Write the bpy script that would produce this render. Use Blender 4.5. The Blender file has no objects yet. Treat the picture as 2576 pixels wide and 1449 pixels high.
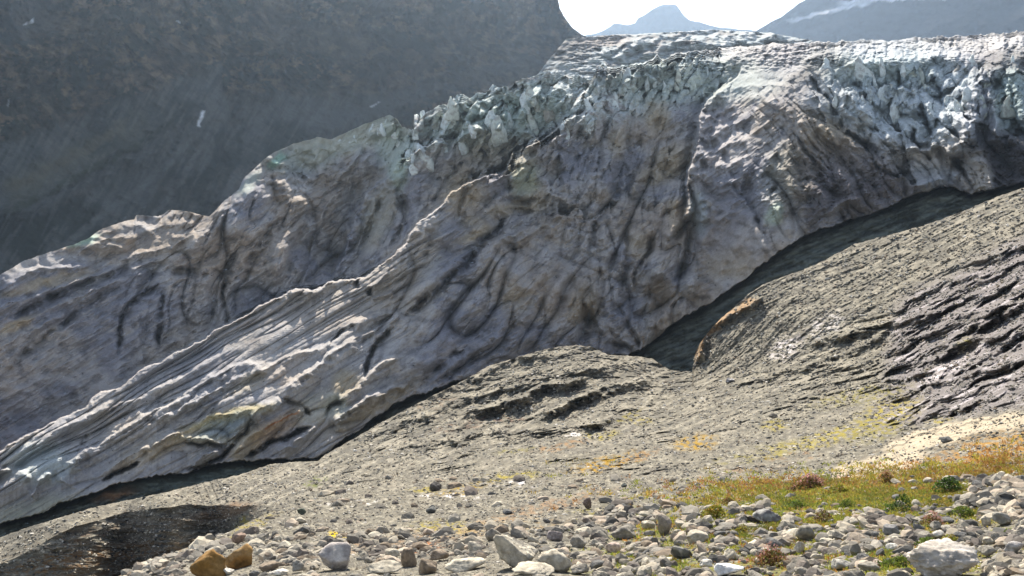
import bpy, math, random
import numpy as np

# ------------------------------------------------------------------ camera, sky, sun, exposure
scene = bpy.context.scene
W0, H0 = 2576.0, 1449.0            # drawing frame used for all traced coordinates
FPX = 2528.0                       # focal length in those units
EYE_ROW = 480.0                    # row of the eye level
PITCH = math.atan((H0/2-EYE_ROW)/FPX)
cam_data = bpy.data.cameras.new("camera")
cam = bpy.data.objects.new("camera", cam_data)
scene.collection.objects.link(cam)
cam.location = (0, 0, 0)
cam.rotation_euler = (math.pi/2-PITCH, 0, 0)
cam_data.sensor_width = 36.0
cam_data.lens = 36.0*FPX/W0
cam_data.clip_start = 0.1
cam_data.clip_end = 30000
scene.camera = cam

SUN_AZ, SUN_EL = math.radians(-7), math.radians(39)   # azimuth from +Y, negative = left
world = bpy.data.worlds.new("World")
scene.world = world
world.use_nodes = True
wn = world.node_tree
wn.nodes.clear()
w_out = wn.nodes.new("ShaderNodeOutputWorld")
w_bg = wn.nodes.new("ShaderNodeBackground")
w_sky = wn.nodes.new("ShaderNodeTexSky")
w_sky.sky_type = 'NISHITA'
w_sky.sun_disc = False
w_sky.sun_elevation = SUN_EL
w_sky.sun_rotation = SUN_AZ
w_sky.altitude = 1500
w_sky.air_density = 1.0
w_sky.dust_density = 3.0
w_bg.inputs["Strength"].default_value = 0.10
w_hs = wn.nodes.new("ShaderNodeHueSaturation"); w_hs.inputs["Saturation"].default_value = 0.6
wn.links.new(w_sky.outputs[0], w_hs.inputs["Color"]); wn.links.new(w_hs.outputs[0], w_bg.inputs["Color"])
wn.links.new(w_bg.outputs[0], w_out.inputs["Surface"])

sun_data = bpy.data.lights.new("sun", 'SUN')
sun_data.energy = 5.0
sun_data.angle = math.radians(0.5)
sun_data.color = (1.0, 0.90, 0.77)
sun = bpy.data.objects.new("sun", sun_data)
scene.collection.objects.link(sun)
sun_dir = np.array([math.sin(SUN_AZ)*math.cos(SUN_EL), math.cos(SUN_AZ)*math.cos(SUN_EL), math.sin(SUN_EL)])
sun.rotation_euler = (math.pi/2-SUN_EL, 0, math.pi-SUN_AZ)

scene.view_settings.view_transform = 'Standard'
scene.view_settings.look = 'None'
scene.view_settings.gamma = 1.0
scene.view_settings.exposure = 1.08
scene.render.engine = 'CYCLES'
scene.cycles.use_denoising = True
scene.cycles.max_bounces = 5
scene.cycles.volume_bounces = 1

# ------------------------------------------------------------------ projection helpers
CP, SP = math.cos(PITCH), math.sin(PITCH)
def dirs(px, py):
    """horizontal unit direction (hx,hy) and slope t = z per metre of ground range"""
    a = (np.asarray(px, float)-W0/2)/FPX
    b = (H0/2-np.asarray(py, float))/FPX
    x = a
    y = CP+SP*b
    z = -SP+CP*b
    h = np.hypot(x, y)
    return x/h, y/h, z/h
def to_world(px, py, r):
    hx, hy, t = dirs(px, py)
    return np.stack([hx*r, hy*r, t*r], -1)

# ------------------------------------------------------------------ noise
def _hash(ix, iy, iz, seed):
    h = (ix*374761393 + iy*668265263 + iz*2147483647 + seed*1442695041) & 0xFFFFFFFF
    h = ((h ^ (h >> 13))*1274126177) & 0xFFFFFFFF
    h = ((h ^ (h >> 16))*2246822519) & 0xFFFFFFFF
    return (h ^ (h >> 15)) & 0xFFFFFFFF
_GR = np.array([[1,1,0],[-1,1,0],[1,-1,0],[-1,-1,0],[1,0,1],[-1,0,1],[1,0,-1],[-1,0,-1],
                [0,1,1],[0,-1,1],[0,1,-1],[0,-1,-1],[1,1,0],[-1,1,0],[0,-1,1],[0,-1,-1]], float)
def noise(x, y, z=0.0, seed=0):
    x, y, z = np.broadcast_arrays(np.asarray(x, float), np.asarray(y, float), np.asarray(z, float))
    fx, fy, fz = np.floor(x), np.floor(y), np.floor(z)
    ix, iy, iz = fx.astype(np.int64), fy.astype(np.int64), fz.astype(np.int64)
    x = x-fx; y = y-fy; z = z-fz
    u = x*x*x*(x*(x*6-15)+10); v = y*y*y*(y*(y*6-15)+10); w = z*z*z*(z*(z*6-15)+10)
    out = 0
    for dx in (0, 1):
        for dy in (0, 1):
            for dz in (0, 1):
                g = _GR[_hash(ix+dx, iy+dy, iz+dz, seed) & 15]
                d = g[..., 0]*(x-dx)+g[..., 1]*(y-dy)+g[..., 2]*(z-dz)
                out = out + d*(u if dx else 1-u)*(v if dy else 1-v)*(w if dz else 1-w)
    return out
def fbm(x, y, z=0.0, octaves=4, gain=0.5, seed=0, ridged=False):
    a, s, f = 1.0, 0.0, 1.0
    for o in range(octaves):
        n = noise(x*f, y*f, z*f, seed+o*17)
        if ridged: n = 0.5-2*np.abs(n)
        s = s+a*n
        a *= gain; f *= 2.03
    return s
def cells(x, y, seed=0):
    """2-D Worley noise: distance to the nearest point, second nearest, id of the nearest"""
    ix, iy = np.floor(x).astype(np.int64), np.floor(y).astype(np.int64)
    d1 = np.full(x.shape, 9.0); d2 = np.full(x.shape, 9.0); idn = np.zeros(x.shape)
    for dx in (-1, 0, 1):
        for dy in (-1, 0, 1):
            h = _hash(ix+dx, iy+dy, 0, seed)
            qx = ix+dx+(h & 1023)/1023.0
            qy = iy+dy+((h >> 10) & 1023)/1023.0
            d = np.hypot(x-qx, y-qy)
            idn = np.where(d < d1, ((h >> 20) & 1023)/1023.0, idn)
            d2 = np.where(d < d1, d1, np.minimum(d2, d))
            d1 = np.minimum(d1, d)
    return d1, d2, idn
def sstep(a, b, x):
    t = np.clip((x-a)/(b-a), 0, 1)
    return t*t*(3-2*t)

# ------------------------------------------------------------------ traced features
TILE = {'A': (0, 241.5), 'B': (1288, 0), 'C': (644, 241.5), 'D': (0, 724.5),
        'E': (858.7, 724.5), 'G': (1717.3, 724.5)}
def tp(tile, pts):
    if tile == 'P': return np.array(pts, float)
    ox, oy = TILE[tile]
    return np.array([(ox+x/2, oy+y/2) for x, y in pts], float)

def sdist(X, Y, P):
    """signed distance to a polyline (positive = left of travel) and arc parameter 0..1"""
    best = np.full(X.shape, 1e18); sgn = np.zeros(X.shape); arc = np.zeros(X.shape)
    seg = np.hypot(*(P[1:]-P[:-1]).T); tot = seg.sum(); acc = 0
    for i in range(len(P)-1):
        ax, ay = P[i]; dx, dy = P[i+1]-P[i]; L2 = dx*dx+dy*dy+1e-9
        t = np.clip(((X-ax)*dx+(Y-ay)*dy)/L2, 0, 1)
        qx = X-ax-t*dx; qy = Y-ay-t*dy
        d = qx*qx+qy*qy
        m = d < best
        best = np.where(m, d, best)
        sgn = np.where(m, np.where(qx*dy-qy*dx >= 0, 1.0, -1.0), sgn)
        arc = np.where(m, (acc+t*seg[i])/tot, arc)
        acc += seg[i]
    return np.sqrt(best)*sgn, arc

def smooth_line(P, n=3):
    """Chaikin corner cutting that keeps the ends"""
    for _ in range(n-1):
        Q = [P[0]]
        for i in range(len(P)-1):
            Q.append(P[i]*0.75+P[i+1]*0.25); Q.append(P[i]*0.25+P[i+1]*0.75)
        Q.append(P[-1]); P = np.array(Q)
    return P

class Relief:
    """adds ridges, grooves, steps and dents to a range field sampled at (X, Y)"""
    def __init__(s, X, Y, warp=3.0, seed=3):
        wx = warp*(noise(X/70, Y/70, 0.3, seed)*3.5+noise(X/24, Y/24, 5.3, seed)*1.8+noise(X/8, Y/8, 6.3, seed)*.8)
        wy = warp*(noise(X/70, Y/70, 9.1, seed)*3.5+noise(X/24, Y/24, 7.7, seed)*1.8+noise(X/8, Y/8, 8.7, seed)*.8)
        s.mod = 1+.9*noise(X/38, Y/38, 2.2, seed)+.6*noise(X/13, Y/13, 2.7, seed)
        s.X, s.Y = X+wx, Y+wy
        s.d = np.zeros(X.shape)
    def _sel(s, P, m):
        x0, y0 = P.min(0)-m; x1, y1 = P.max(0)+m
        return np.nonzero((s.X > x0) & (s.X < x1) & (s.Y > y0) & (s.Y < y1))
    def ridge(s, tile, pts, h, up=10, dn=40, p=1.5, taper=0.12):
        P = smooth_line(tp(tile, pts)); i = s._sel(P, max(up, dn))
        if not len(i[0]): return
        sd, arc = sdist(s.X[i], s.Y[i], P)
        w = np.where(sd > 0, up*1.7, dn)
        k = np.clip(1-np.sqrt((sd/w)**2+.003), 0, 1)**p
        tpx = np.clip(np.minimum(arc, 1-arc)/taper, 0, 1)
        s.d[i] -= 1.5*h*k*tpx*(2-tpx)*np.clip(.35+.65*s.mod[i], .2, 1.8)
    def groove(s, tile, pts, w=8, depth=3, taper=0.15):
        P = smooth_line(tp(tile, pts)); i = s._sel(P, w*2.5)
        if not len(i[0]): return
        sd, arc = sdist(s.X[i], s.Y[i], P)
        tpx = np.clip(np.minimum(arc, 1-arc)/taper, 0, 1)
        wd = w*np.where(sd > 0, .75, 1.5)*(.35+.65*tpx)
        s.d[i] += 1.6*depth*np.clip(s.mod[i], .25, 2)*np.exp(-np.abs(sd/wd)**1.5)*tpx
    def step(s, tile, pts, h, w=200, soft=2.0, ta=0.05, tb=0.05):
        P = smooth_line(tp(tile, pts)); i = s._sel(P, w*2.5)
        if not len(i[0]): return
        sd, arc = sdist(s.X[i], s.Y[i], P)
        tpx = sstep(0, ta, arc)*sstep(0, tb, 1-arc)
        s.d[i] += h*sstep(-soft, soft, sd)*np.exp(-(np.clip(sd, 0, None)/w)**1.5)*tpx
    def dent(s, tile, c, rx, ry, depth, ang=0):
        P = tp(tile, [c])[0]
        ca, sa = math.cos(math.radians(ang)), math.sin(math.radians(ang))
        dx, dy = s.X-P[0], s.Y-P[1]
        q = ((dx*ca-dy*sa)/rx)**2+((dx*sa+dy*ca)/ry)**2
        s.d += depth*np.exp(-q**1.5)

class Paint:
    """surface colours (materials, stains, plants), plus some painted light and shade"""
    def __init__(s, X, Y, base, seed=11):
        s.X = X+6*noise(X/30, Y/30, 1.3, seed)*1.6+3*noise(X/9, Y/9, 2.3, seed)
        s.Y = Y+6*noise(X/30, Y/30, 4.3, seed)*1.6+3*noise(X/9, Y/9, 6.3, seed)
        s.c = np.ones(X.shape+(3,))*np.array(base, float)
    def mix(s, col, m):
        s.c = s.c*(1-m[..., None])+np.array(col, float)*m[..., None]
    def blob(s, tile, c, rx, ry, col, a=1.0, ang=0, soft=0.5, tex=None):
        P = tp(tile, [c])[0]
        ca, sa = math.cos(math.radians(ang)), math.sin(math.radians(ang))
        dx, dy = s.X-P[0], s.Y-P[1]
        q = np.sqrt(((dx*ca-dy*sa)/rx)**2+((dx*sa+dy*ca)/ry)**2)
        m = a*(1-sstep(1-soft, 1+soft, q))
        if tex is not None: m = m*tex
        s.mix(col, m)
    def line(s, tile, pts, w, col, a=1.0, tex=None):
        P = smooth_line(tp(tile, pts))
        x0, y0 = P.min(0)-2*w; x1, y1 = P.max(0)+2*w
        i = np.nonzero((s.X > x0) & (s.X < x1) & (s.Y > y0) & (s.Y < y1))
        if not len(i[0]): return
        sd, arc = sdist(s.X[i], s.Y[i], P)
        m = a*(1-sstep(w*.4, w*1.3, np.abs(sd)))*np.clip(np.minimum(arc, 1-arc)/.1, 0, 1)
        if tex is not None: m = m*tex[i]
        s.c[i] = s.c[i]*(1-m[..., None])+np.array(col, float)*m[..., None]

def rbf(pts, vals, X, Y, lam=1e-3):
    """thin plate interpolation"""
    P = np.array(pts, float)/1000.0; v = np.array(vals, float); n = len(P)
    def K(r2): return np.where(r2 > 1e-12, 0.5*r2*np.log(np.maximum(r2, 1e-12)), 0)
    D = ((P[:, None]-P[None])**2).sum(-1)
    A = np.zeros((n+3, n+3)); A[:n, :n] = K(D)+lam*np.eye(n)
    A[:n, n] = 1; A[:n, n+1:] = P; A[n, :n] = 1; A[n+1:, :n] = P.T
    s = np.linalg.solve(A, np.concatenate([v, np.zeros(3)]))
    out = s[n]+s[n+1]*X/1000+s[n+2]*Y/1000
    for i in range(n):
        out = out+s[i]*K((X/1000-P[i, 0])**2+(Y/1000-P[i, 1])**2)
    return out
def curve(pts):
    a = np.array(pts, float)
    return lambda x: np.interp(x, a[:, 0], a[:, 1])

# ------------------------------------------------------------------ meshes and materials
def tag(o, label=None, cat=None, group=None, kind=None):
    if label: o["label"] = label
    if cat: o["category"] = cat
    if group: o["group"] = group
    if kind: o["kind"] = kind
    return o
def raw_mesh(name, V, F, mat, col=None, smooth=False, nside=4):
    me = bpy.data.meshes.new(name)
    V = np.ascontiguousarray(V.reshape(-1, 3), dtype=np.float32); F = np.ascontiguousarray(F.reshape(-1, nside), dtype=np.int32)
    me.vertices.add(len(V)); me.vertices.foreach_set("co", V.ravel())
    me.loops.add(F.size); me.loops.foreach_set("vertex_index", F.ravel())
    me.polygons.add(len(F)); me.polygons.foreach_set("loop_start", np.arange(0, F.size, nside, dtype=np.int32))
    me.polygons.foreach_set("use_smooth", np.full(len(F), smooth, dtype=bool))
    me.update(calc_edges=True)
    if col is not None:
        ca = me.color_attributes.new("Col", 'FLOAT_COLOR', 'POINT')
        c4 = np.ones((len(V), 4), np.float32); c4[:, :3] = np.clip(col.reshape(-1, 3), 0, 1)
        ca.data.foreach_set("color", c4.ravel())
    me.materials.append(mat)
    return me
def link(name, me, parent=None):
    o = bpy.data.objects.new(name, me); scene.collection.objects.link(o); o.parent = parent
    return o
def sheet(name, V, mat, col, kind="structure"):
    n, m = V.shape[:2]
    idx = np.arange(n*m).reshape(n, m)
    F = np.stack([idx[:-1, :-1], idx[:-1, 1:], idx[1:, 1:], idx[1:, :-1]], -1)
    o = link(name, raw_mesh(name, V, F, mat, col, smooth=True))
    return tag(o, kind=kind)

def rock_mat(name, scale=1.0, bump=0.3, bump_dist=0.1, var=0.35, rough=0.9, fine=4.0, spec=0.2, base=None, streak=None):
    """vertex colour x two scales of noise, with bump"""
    m = bpy.data.materials.new(name); m.use_nodes = True
    nt = m.node_tree; nt.nodes.clear(); N = nt.nodes.new; L = nt.links.new
    out = N("ShaderNodeOutputMaterial"); b = N("ShaderNodeBsdfPrincipled")
    b.inputs["Roughness"].default_value = rough
    b.inputs["Specular IOR Level"].default_value = spec
    if base is None:
        a = N("ShaderNodeAttribute"); a.attribute_name = "Col"; csrc = a.outputs["Color"]
    else:
        c = N("ShaderNodeRGB"); c.outputs[0].default_value = (*base, 1); csrc = c.outputs[0]
    tc = N("ShaderNodeTexCoord"); mp = N("ShaderNodeMapping")
    if streak: mp.inputs["Rotation"].default_value = streak[0]; mp.inputs["Scale"].default_value = streak[1]
    L(tc.outputs["Object"], mp.inputs["Vector"])
    n1 = N("ShaderNodeTexNoise"); n1.inputs["Scale"].default_value = scale; n1.inputs["Detail"].default_value = 8; n1.inputs["Roughness"].default_value = 0.65
    n2 = N("ShaderNodeTexNoise"); n2.inputs["Scale"].default_value = scale*fine; n2.inputs["Detail"].default_value = 6; n2.inputs["Roughness"].default_value = 0.7
    L(mp.outputs[0], n1.inputs["Vector"]); L(mp.outputs[0], n2.inputs["Vector"])
    mr = N("ShaderNodeMapRange"); mr.inputs["From Min"].default_value = 0.3; mr.inputs["From Max"].default_value = 0.7
    mr.inputs["To Min"].default_value = 1-var; mr.inputs["To Max"].default_value = 1+var
    ml = N("ShaderNodeMath"); ml.operation = 'ADD'
    h = N("ShaderNodeMath"); h.operation = 'MULTIPLY'; h.inputs[1].default_value = 0.5
    L(n1.outputs["Fac"], ml.inputs[0]); L(n2.outputs["Fac"], ml.inputs[1]); L(ml.outputs[0], h.inputs[0]); L(h.outputs[0], mr.inputs["Value"])
    vm = N("ShaderNodeVectorMath"); vm.operation = 'SCALE'
    L(csrc, vm.inputs[0]); L(mr.outputs[0], vm.inputs["Scale"]); L(vm.outputs[0], b.inputs["Base Color"])
    bp = N("ShaderNodeBump"); bp.inputs["Strength"].default_value = bump; bp.inputs["Distance"].default_value = bump_dist
    L(h.outputs[0], bp.inputs["Height"]); L(bp.outputs[0], b.inputs["Normal"])
    L(b.outputs[0], out.inputs["Surface"])
    return m

M_ice = rock_mat("dirty_ice", scale=0.35, bump=0.6, bump_dist=0.6, var=0.32, rough=0.9, fine=5, spec=0.06)
M_wall = rock_mat("mountain_rock", scale=0.03, bump=0.7, bump_dist=12, var=0.35, rough=1.0, fine=4, spec=0.05)
M_far = rock_mat("far_rock", scale=0.006, bump=0.6, bump_dist=30, var=0.25, rough=1.0, spec=0.0)
M_bed = rock_mat("shaded_bedrock", scale=0.25, bump=0.7, bump_dist=0.8, var=0.3, rough=0.85, fine=4, streak=((0, 0, 0.2), (0.4, 1, 1.5)))  # dry rock; its dark vertex tone carries the shade below the ice
M_ground = rock_mat("moraine", scale=1.6, bump=0.7, bump_dist=0.12, var=0.5, rough=1.0, fine=4, spec=0.05)

# ------------------------------------------------------------------ GLACIER (front tongue, icefall, seracs)
g_top = curve([(-400, 900), (-100, 745), (0, 692), (60, 657), (165, 622), (215, 605), (250, 580), (300, 560), (338, 552), (342, 541), (398, 545), (408, 541), (425, 529), (470, 532), (525, 546), (540, 531),
  (560, 510), (600, 478), (612, 450), (640, 425), (660, 405), (690, 383), (740, 362), (800, 346), (832, 352), (870, 333), (930, 308), (965, 296), (980, 287), (1000, 303), (1012, 323), (1040, 328), (1041, 292), (1052, 290), (1058, 300),
  (1075, 282), (1100, 268), (1128, 262), (1150, 240), (1165, 238), (1182, 250), (1200, 236), (1222, 232), (1240, 216), (1262, 222), (1290, 215), (1300, 204), (1330, 196), (1350, 190), (1375, 180), (1400, 180), (1420, 192), (1436, 200), (1450, 189), (1466, 198),
  (1490, 196), (1500, 172), (1517, 158), (1530, 172), (1565, 166), (1600, 162), (1640, 150), (1652, 138), (1664, 153), (1700, 134), (1760, 128), (1850, 120), (1950, 112), (2040, 108), (2100, 106), (2150, 103), (2200, 101), (2250, 103), (2300, 96),
  (2350, 95), (2400, 92), (2450, 90), (2500, 86), (2576, 80), (2700, 70), (3000, 50)])
g_bot = curve([(-400, 1400), (-100, 1345), (0, 1313), (100, 1290), (160, 1262), (250, 1232), (300, 1213), (400, 1193), (470, 1188), (520, 1170), (580, 1160), (700, 1152), (800, 1150),
  (1000, 1010), (1200, 940), (1450, 890), (1560, 890), (1610, 880), (1690, 815), (1780, 762), (1860, 712), (1920, 660), (2000, 604), (2060, 575), (2160, 545), (2230, 520), (2290, 492), (2360, 470), (2400, 468), (2440, 488), (2480, 478), (2576, 455), (2700, 430), (3000, 380)])
g_r0 = curve([(-400, 262), (0, 262), (400, 262), (800, 268), (1200, 292), (1600, 320), (1760, 324), (1900, 312), (2300, 318), (2576, 305), (3000, 300)])

xs = np.concatenate([np.linspace(-420, -40, 60, endpoint=False), np.linspace(-40, 2620, 1180, endpoint=False), np.linspace(2620, 3000, 60)])
NR = 640
v = np.linspace(0, 1, NR)[:, None]
X = np.repeat(xs[None], NR, 0)
TN = 5.0*noise(xs/22, 0*xs, 3.1)-5.0*np.abs(noise(xs/11, 0*xs, 8.1))-2.5*np.abs(noise(xs/5, 0*xs, 9.1))
Yt = g_top(xs)+TN*np.where(xs > 1000, 1.3, 0.5); Yb = g_bot(xs)+7*noise(xs/34, 0*xs, 2.2)+4*noise(xs/9, 0*xs, 2.7)+2*noise(xs/4, 0*xs, 2.9)
def soft_top(xa, ya, width):
    q = np.arange(-width, width+1, 4.0)
    return np.mean([np.interp(xa+d, xa, ya) for d in q], 0)
Ysm = soft_top(xs, g_top(xs), 60)
Y = Yb[None]*(1-v)+Ysm[None]*v+(Yt-Ysm)[None]*v**11

# slope map (degrees): steep = faces the camera, gentle = open to the sky
SL = [(-100, 800, 40), (-100, 1000, 52), (-100, 1250, 36), (100, 680, 35), (100, 780, 44), (80, 900, 48), (100, 1000, 52), (300, 570, 24), (350, 640, 28), (250, 720, 38), (430, 560, 24), (420, 640, 26),
      (350, 780, 44), (250, 900, 50), (450, 800, 55), (600, 760, 56), (550, 600, 48), (700, 560, 50), (800, 560, 52), (750, 660, 54), (680, 470, 40), (740, 480, 22), (770, 495, 26), (850, 400, 46), (700, 400, 58), (900, 350, 58), (800, 430, 40), (580, 520, 46),
      (960, 500, 54), (1000, 600, 52), (1050, 480, 54), (1100, 440, 52), (1080, 330, 40), (1200, 290, 42), (1250, 350, 52), (1350, 230, 40), (1350, 300, 48), (1450, 230, 36),
      (100, 1130, 25), (200, 1070, 25), (400, 960, 24), (600, 860, 23), (750, 770, 22), (850, 740, 22), (950, 760, 23), (980, 830, 24), (300, 1100, 28), (500, 1000, 28), (700, 920, 28), (850, 860, 26), (950, 850, 24), (1060, 760, 50), (1060, 850, 48), (1080, 950, 46),
      (100, 1250, 40), (400, 1150, 40), (600, 1080, 38), (750, 1080, 40), (850, 1000, 37), (1000, 960, 40), (900, 1060, 40),
      (1100, 800, 48), (1150, 900, 46), (1100, 600, 50), (1200, 520, 50), (1200, 660, 50), (1300, 800, 52), (1400, 700, 50), (1350, 620, 44), (1500, 850, 50), (1500, 600, 52), (1600, 750, 48), (1700, 700, 47),
      (1400, 420, 50), (1400, 330, 44), (1550, 400, 50), (1650, 320, 50), (1600, 220, 40), (1700, 250, 47), (1500, 250, 40), (1700, 160, 20), (1650, 190, 26), (1850, 140, 17), (1750, 450, 47),
      (1850, 350, 38), (1900, 290, 32), (1830, 450, 42), (1900, 420, 40), (1950, 320, 40), (1950, 235, 40), (2000, 170, 20), (1930, 175, 18), (1880, 205, 20), (1820, 255, 24), (1790, 300, 30), (1750, 330, 47), (1720, 220, 47), (1950, 560, 50), (1850, 600, 55), (1800, 700, 56), (2050, 400, 50), (2100, 500, 54), (2000, 520, 54), (2100, 320, 50), (2200, 420, 48),
      (2050, 125, 14), (2200, 130, 16), (2150, 180, 44), (2250, 200, 52), (2350, 250, 50), (2300, 350, 50), (2200, 280, 50), (2400, 130, 18), (2450, 200, 48), (2550, 110, 18), (2550, 300, 52), (2480, 300, 46), (2350, 400, 40), (2500, 420, 54), (2300, 440, 44), (2600, 400, 52), (2250, 480, 50), (2650, 200, 40)]
S = rbf([(a, b) for a, b, c in SL], [c for a, b, c in SL], X, Y, lam=2e-3)
def poly_mask(pts, X, Y, blur=7):
    p = tp(*pts) if isinstance(pts, tuple) else np.array(pts, float)
    ins = np.zeros(X.shape, bool)
    for i in range(len(p)):
        (x1_, y1_), (x2_, y2_) = p[i], p[(i+1) % len(p)]
        c_ = ((y1_ > Y) != (y2_ > Y)) & (X < (x2_-x1_)*(Y-y1_)/(y2_-y1_+1e-9)+x1_)
        ins ^= c_
    m_ = ins.astype(float)
    for _ in range(blur):
        m_ = (np.roll(m_, 1, 0)+np.roll(m_, -1, 0)+np.roll(m_, 1, 1)+np.roll(m_, -1, 1)+m_)/5
    return m_
wob = 14*noise(X/40, Y/40, 3.7, 77)
pe = curve([(1450, 238), (1508, 204), (1563, 194), (1613, 178), (1668, 174), (1713, 160), (1788, 160), (1845, 155), (1900, 170), (2000, 150), (2060, 130), (2110, 150), (2200, 160), (2300, 148), (2400, 150), (2500, 150), (2700, 130)])
m_pl = sstep(7, -7, Y+wob-pe(X))*sstep(1470, 1530, X)
S = S*(1-m_pl)+13*m_pl+m_pl*0
DOME = [(1835, 145), (1818, 212), (1785, 245), (1752, 292), (1748, 338), (1770, 350), (1745, 400), (1740, 440), (1780, 445), (1850, 440), (1900, 400), (1885, 330), (1830, 300), (1905, 250), (1965, 262), (2030, 245), (2035, 215), (1990, 200), (2035, 155), (2095, 128), (2000, 108)]
m_do = poly_mask(DOME, X+wob, Y+wob, 10)
S = S*(1-.85*m_do)+29*.85*m_do
m_low = poly_mask([(2200, 395), (2290, 370), (2370, 362), (2400, 395), (2420, 440), (2330, 455), (2210, 440)], X+wob, Y, 8)
S = S*(1-.6*m_low)+30*.6*m_low
m_pin = poly_mask([(2440, 300), (2455, 250), (2448, 225), (2475, 190), (2500, 170), (2500, 210), (2480, 260), (2460, 300)], X, Y, 5)
S = S*(1-.8*m_pin)+24*.8*m_pin
S = np.clip(S, 12, 68)
hx, hy, T = dirs(X, Y)
tS = np.tan(np.radians(S))
f = 1.0/np.maximum(tS-T, 0.12)
lnr = np.zeros_like(X)
lnr[1:] = np.cumsum(0.5*(f[1:]+f[:-1])*np.diff(T, axis=0), 0)
R = g_r0(xs)[None]*np.exp(lnr)
# keep neighbouring columns coherent
k = np.array([1, 4, 7, 4, 1.])/17
for _ in range(30):
    Rp = np.pad(R, ((0, 0), (2, 2)), mode='edge')
    R = sum(k[j]*Rp[:, j:j+R.shape[1]] for j in range(5))

Q = Relief(X, Y, warp=3.0)
CREST = list(tp('D', [(-400, 1030), (0, 818), (400, 608), (900, 312), (1200, 150), (1400, 50)]))+list(tp('A', [(1480, 968), (1600, 972), (1700, 925), (1790, 930), (1860, 890), (1990, 820)]))+\
        list(tp('C', [(760, 700), (900, 560), (1010, 480), (1110, 415), (1180, 403), (1240, 385), (1280, 310), (1340, 260), (1430, 225), (1530, 140), (1640, 60), (1740, 0)]))
Q.step('P', CREST, 62, w=1500, soft=2.0, ta=0.01, tb=0.22)
Q.ridge('P', CREST[5:20], 4.5, up=8, dn=70)
Q.ridge('P', CREST[:8], 1.6, up=8, dn=60, taper=.02)
R1 = Q.ridge
R1('C', [(1180, 405), (1240, 415), (1320, 405), (1335, 350), (1400, 300), (1460, 250), (1550, 190), (1650, 110), (1740, 20)], 5, 9, 45)
R1('C', [(1120, 830), (1160, 750), (1240, 715), (1350, 680), (1440, 630), (1540, 595), (1580, 550)], 4.5, 9, 110)
Q.step('C', [(1100, 860), (1120, 800), (1160, 750), (1240, 715), (1350, 680), (1440, 630), (1540, 595), (1580, 540)], 7, w=60)
R1('C', [(1230, 700), (1290, 660), (1340, 620)], 3, 8, 20)
R1('C', [(1290, 760), (1400, 690), (1480, 660)], 2, 8, 30)
R1('C', [(560, 960), (640, 920), (680, 870)], 3, 7, 15)
R1('C', [(850, 790), (850, 700), (880, 640)], 3, 14, 30)
R1('C', [(880, 740), (1000, 690), (1100, 660), (1170, 640)], 2, 9, 22)
R1('C', [(1180, 403), (1205, 470), (1215, 560), (1235, 620)], 3, 18, 30)
Q.groove('C', [(740, 1110), (860, 1010), (940, 930), (1060, 850), (1150, 740), (1240, 620), (1230, 560)], 9, 6)
Q.groove('C', [(1220, 500), (1300, 525), (1370, 545), (1440, 500)], 7, 4)
Q.groove('C', [(1240, 560), (1320, 570), (1380, 590), (1460, 520), (1500, 450)], 6, 3)
Q.dent('C', (1505, 385), 22, 38, 7, 10); Q.dent('C', (1660, 250), 16, 26, 5, -20); Q.dent('C', (1650, 1150), 14, 40, 9, 0)
R1('C', [(1540, 480), (1545, 380), (1540, 270)], 3, 6, 30)
R1('C', [(1600, 960), (1625, 1080), (1670, 1200)], 3.5, 6, 60)
R1('C', [(1740, 1200), (1700, 1100), (1720, 1000), (1660, 950)], 3, 6, 25)
R1('C', [(1280, 1190), (1290, 1120), (1310, 1040)], 2, 14, 14); R1('C', [(1330, 1150), (1400, 1060), (1420, 980)], 1.6, 14, 20)
Q.groove('C', [(900, 1449), (1100, 1300), (1250, 1220), (1310, 1150), (1300, 1080)], 7, 4)
Q.groove('C', [(840, 1449), (950, 1330), (1050, 1270)], 7, 3)
R1('C', [(1130, 1300), (1220, 1230), (1290, 1190)], 2.2, 7, 20)
Q.groove('C', [(1820, 1050), (1880, 1170), (1935, 1270)], 5, 3); R1('C', [(1960, 1260), (1990, 1120), (1970, 1000)], 2.5, 8, 22)
Q.groove('C', [(1740, 1250), (1850, 1250), (1940, 1290)], 6, 3)
R1('C', [(1880, 500), (1930, 400), (2050, 320), (2160, 270)], 4, 9, 26)
R1('C', [(2060, 720), (2100, 640), (2130, 520)], 4, 12, 20)
Q.groove('C', [(2060, 740), (2140, 670), (2200, 580), (2190, 480), (2160, 400)], 7, 6)
R1('C', [(1890, 800), (1900, 720), (1960, 690)], 3, 10, 24); Q.groove('C', [(1900, 960), (1930, 860), (1990, 760), (1970, 700)], 6, 5)
R1('C', [(1590, 270), (1680, 200), (1720, 90)], 3, 12, 22); R1('C', [(1770, 260), (1840, 180), (1830, 100)], 3, 12, 18); R1('C', [(1900, 300), (1920, 180), (1900, 60)], 2.5, 10, 16)
R1('C', [(1700, 420), (1790, 300), (1860, 290)], 2.5, 10, 20); R1('C', [(1600, 560), (1700, 430), (1750, 380)], 2, 10, 25)
R1('C', [(1980, 1180), (2100, 1000), (2200, 900)], 3, 14, 50)
R1('C', [(2200, 1010), (2210, 860), (2260, 690), (2400, 560)], 3.5, 14, 60)
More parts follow.
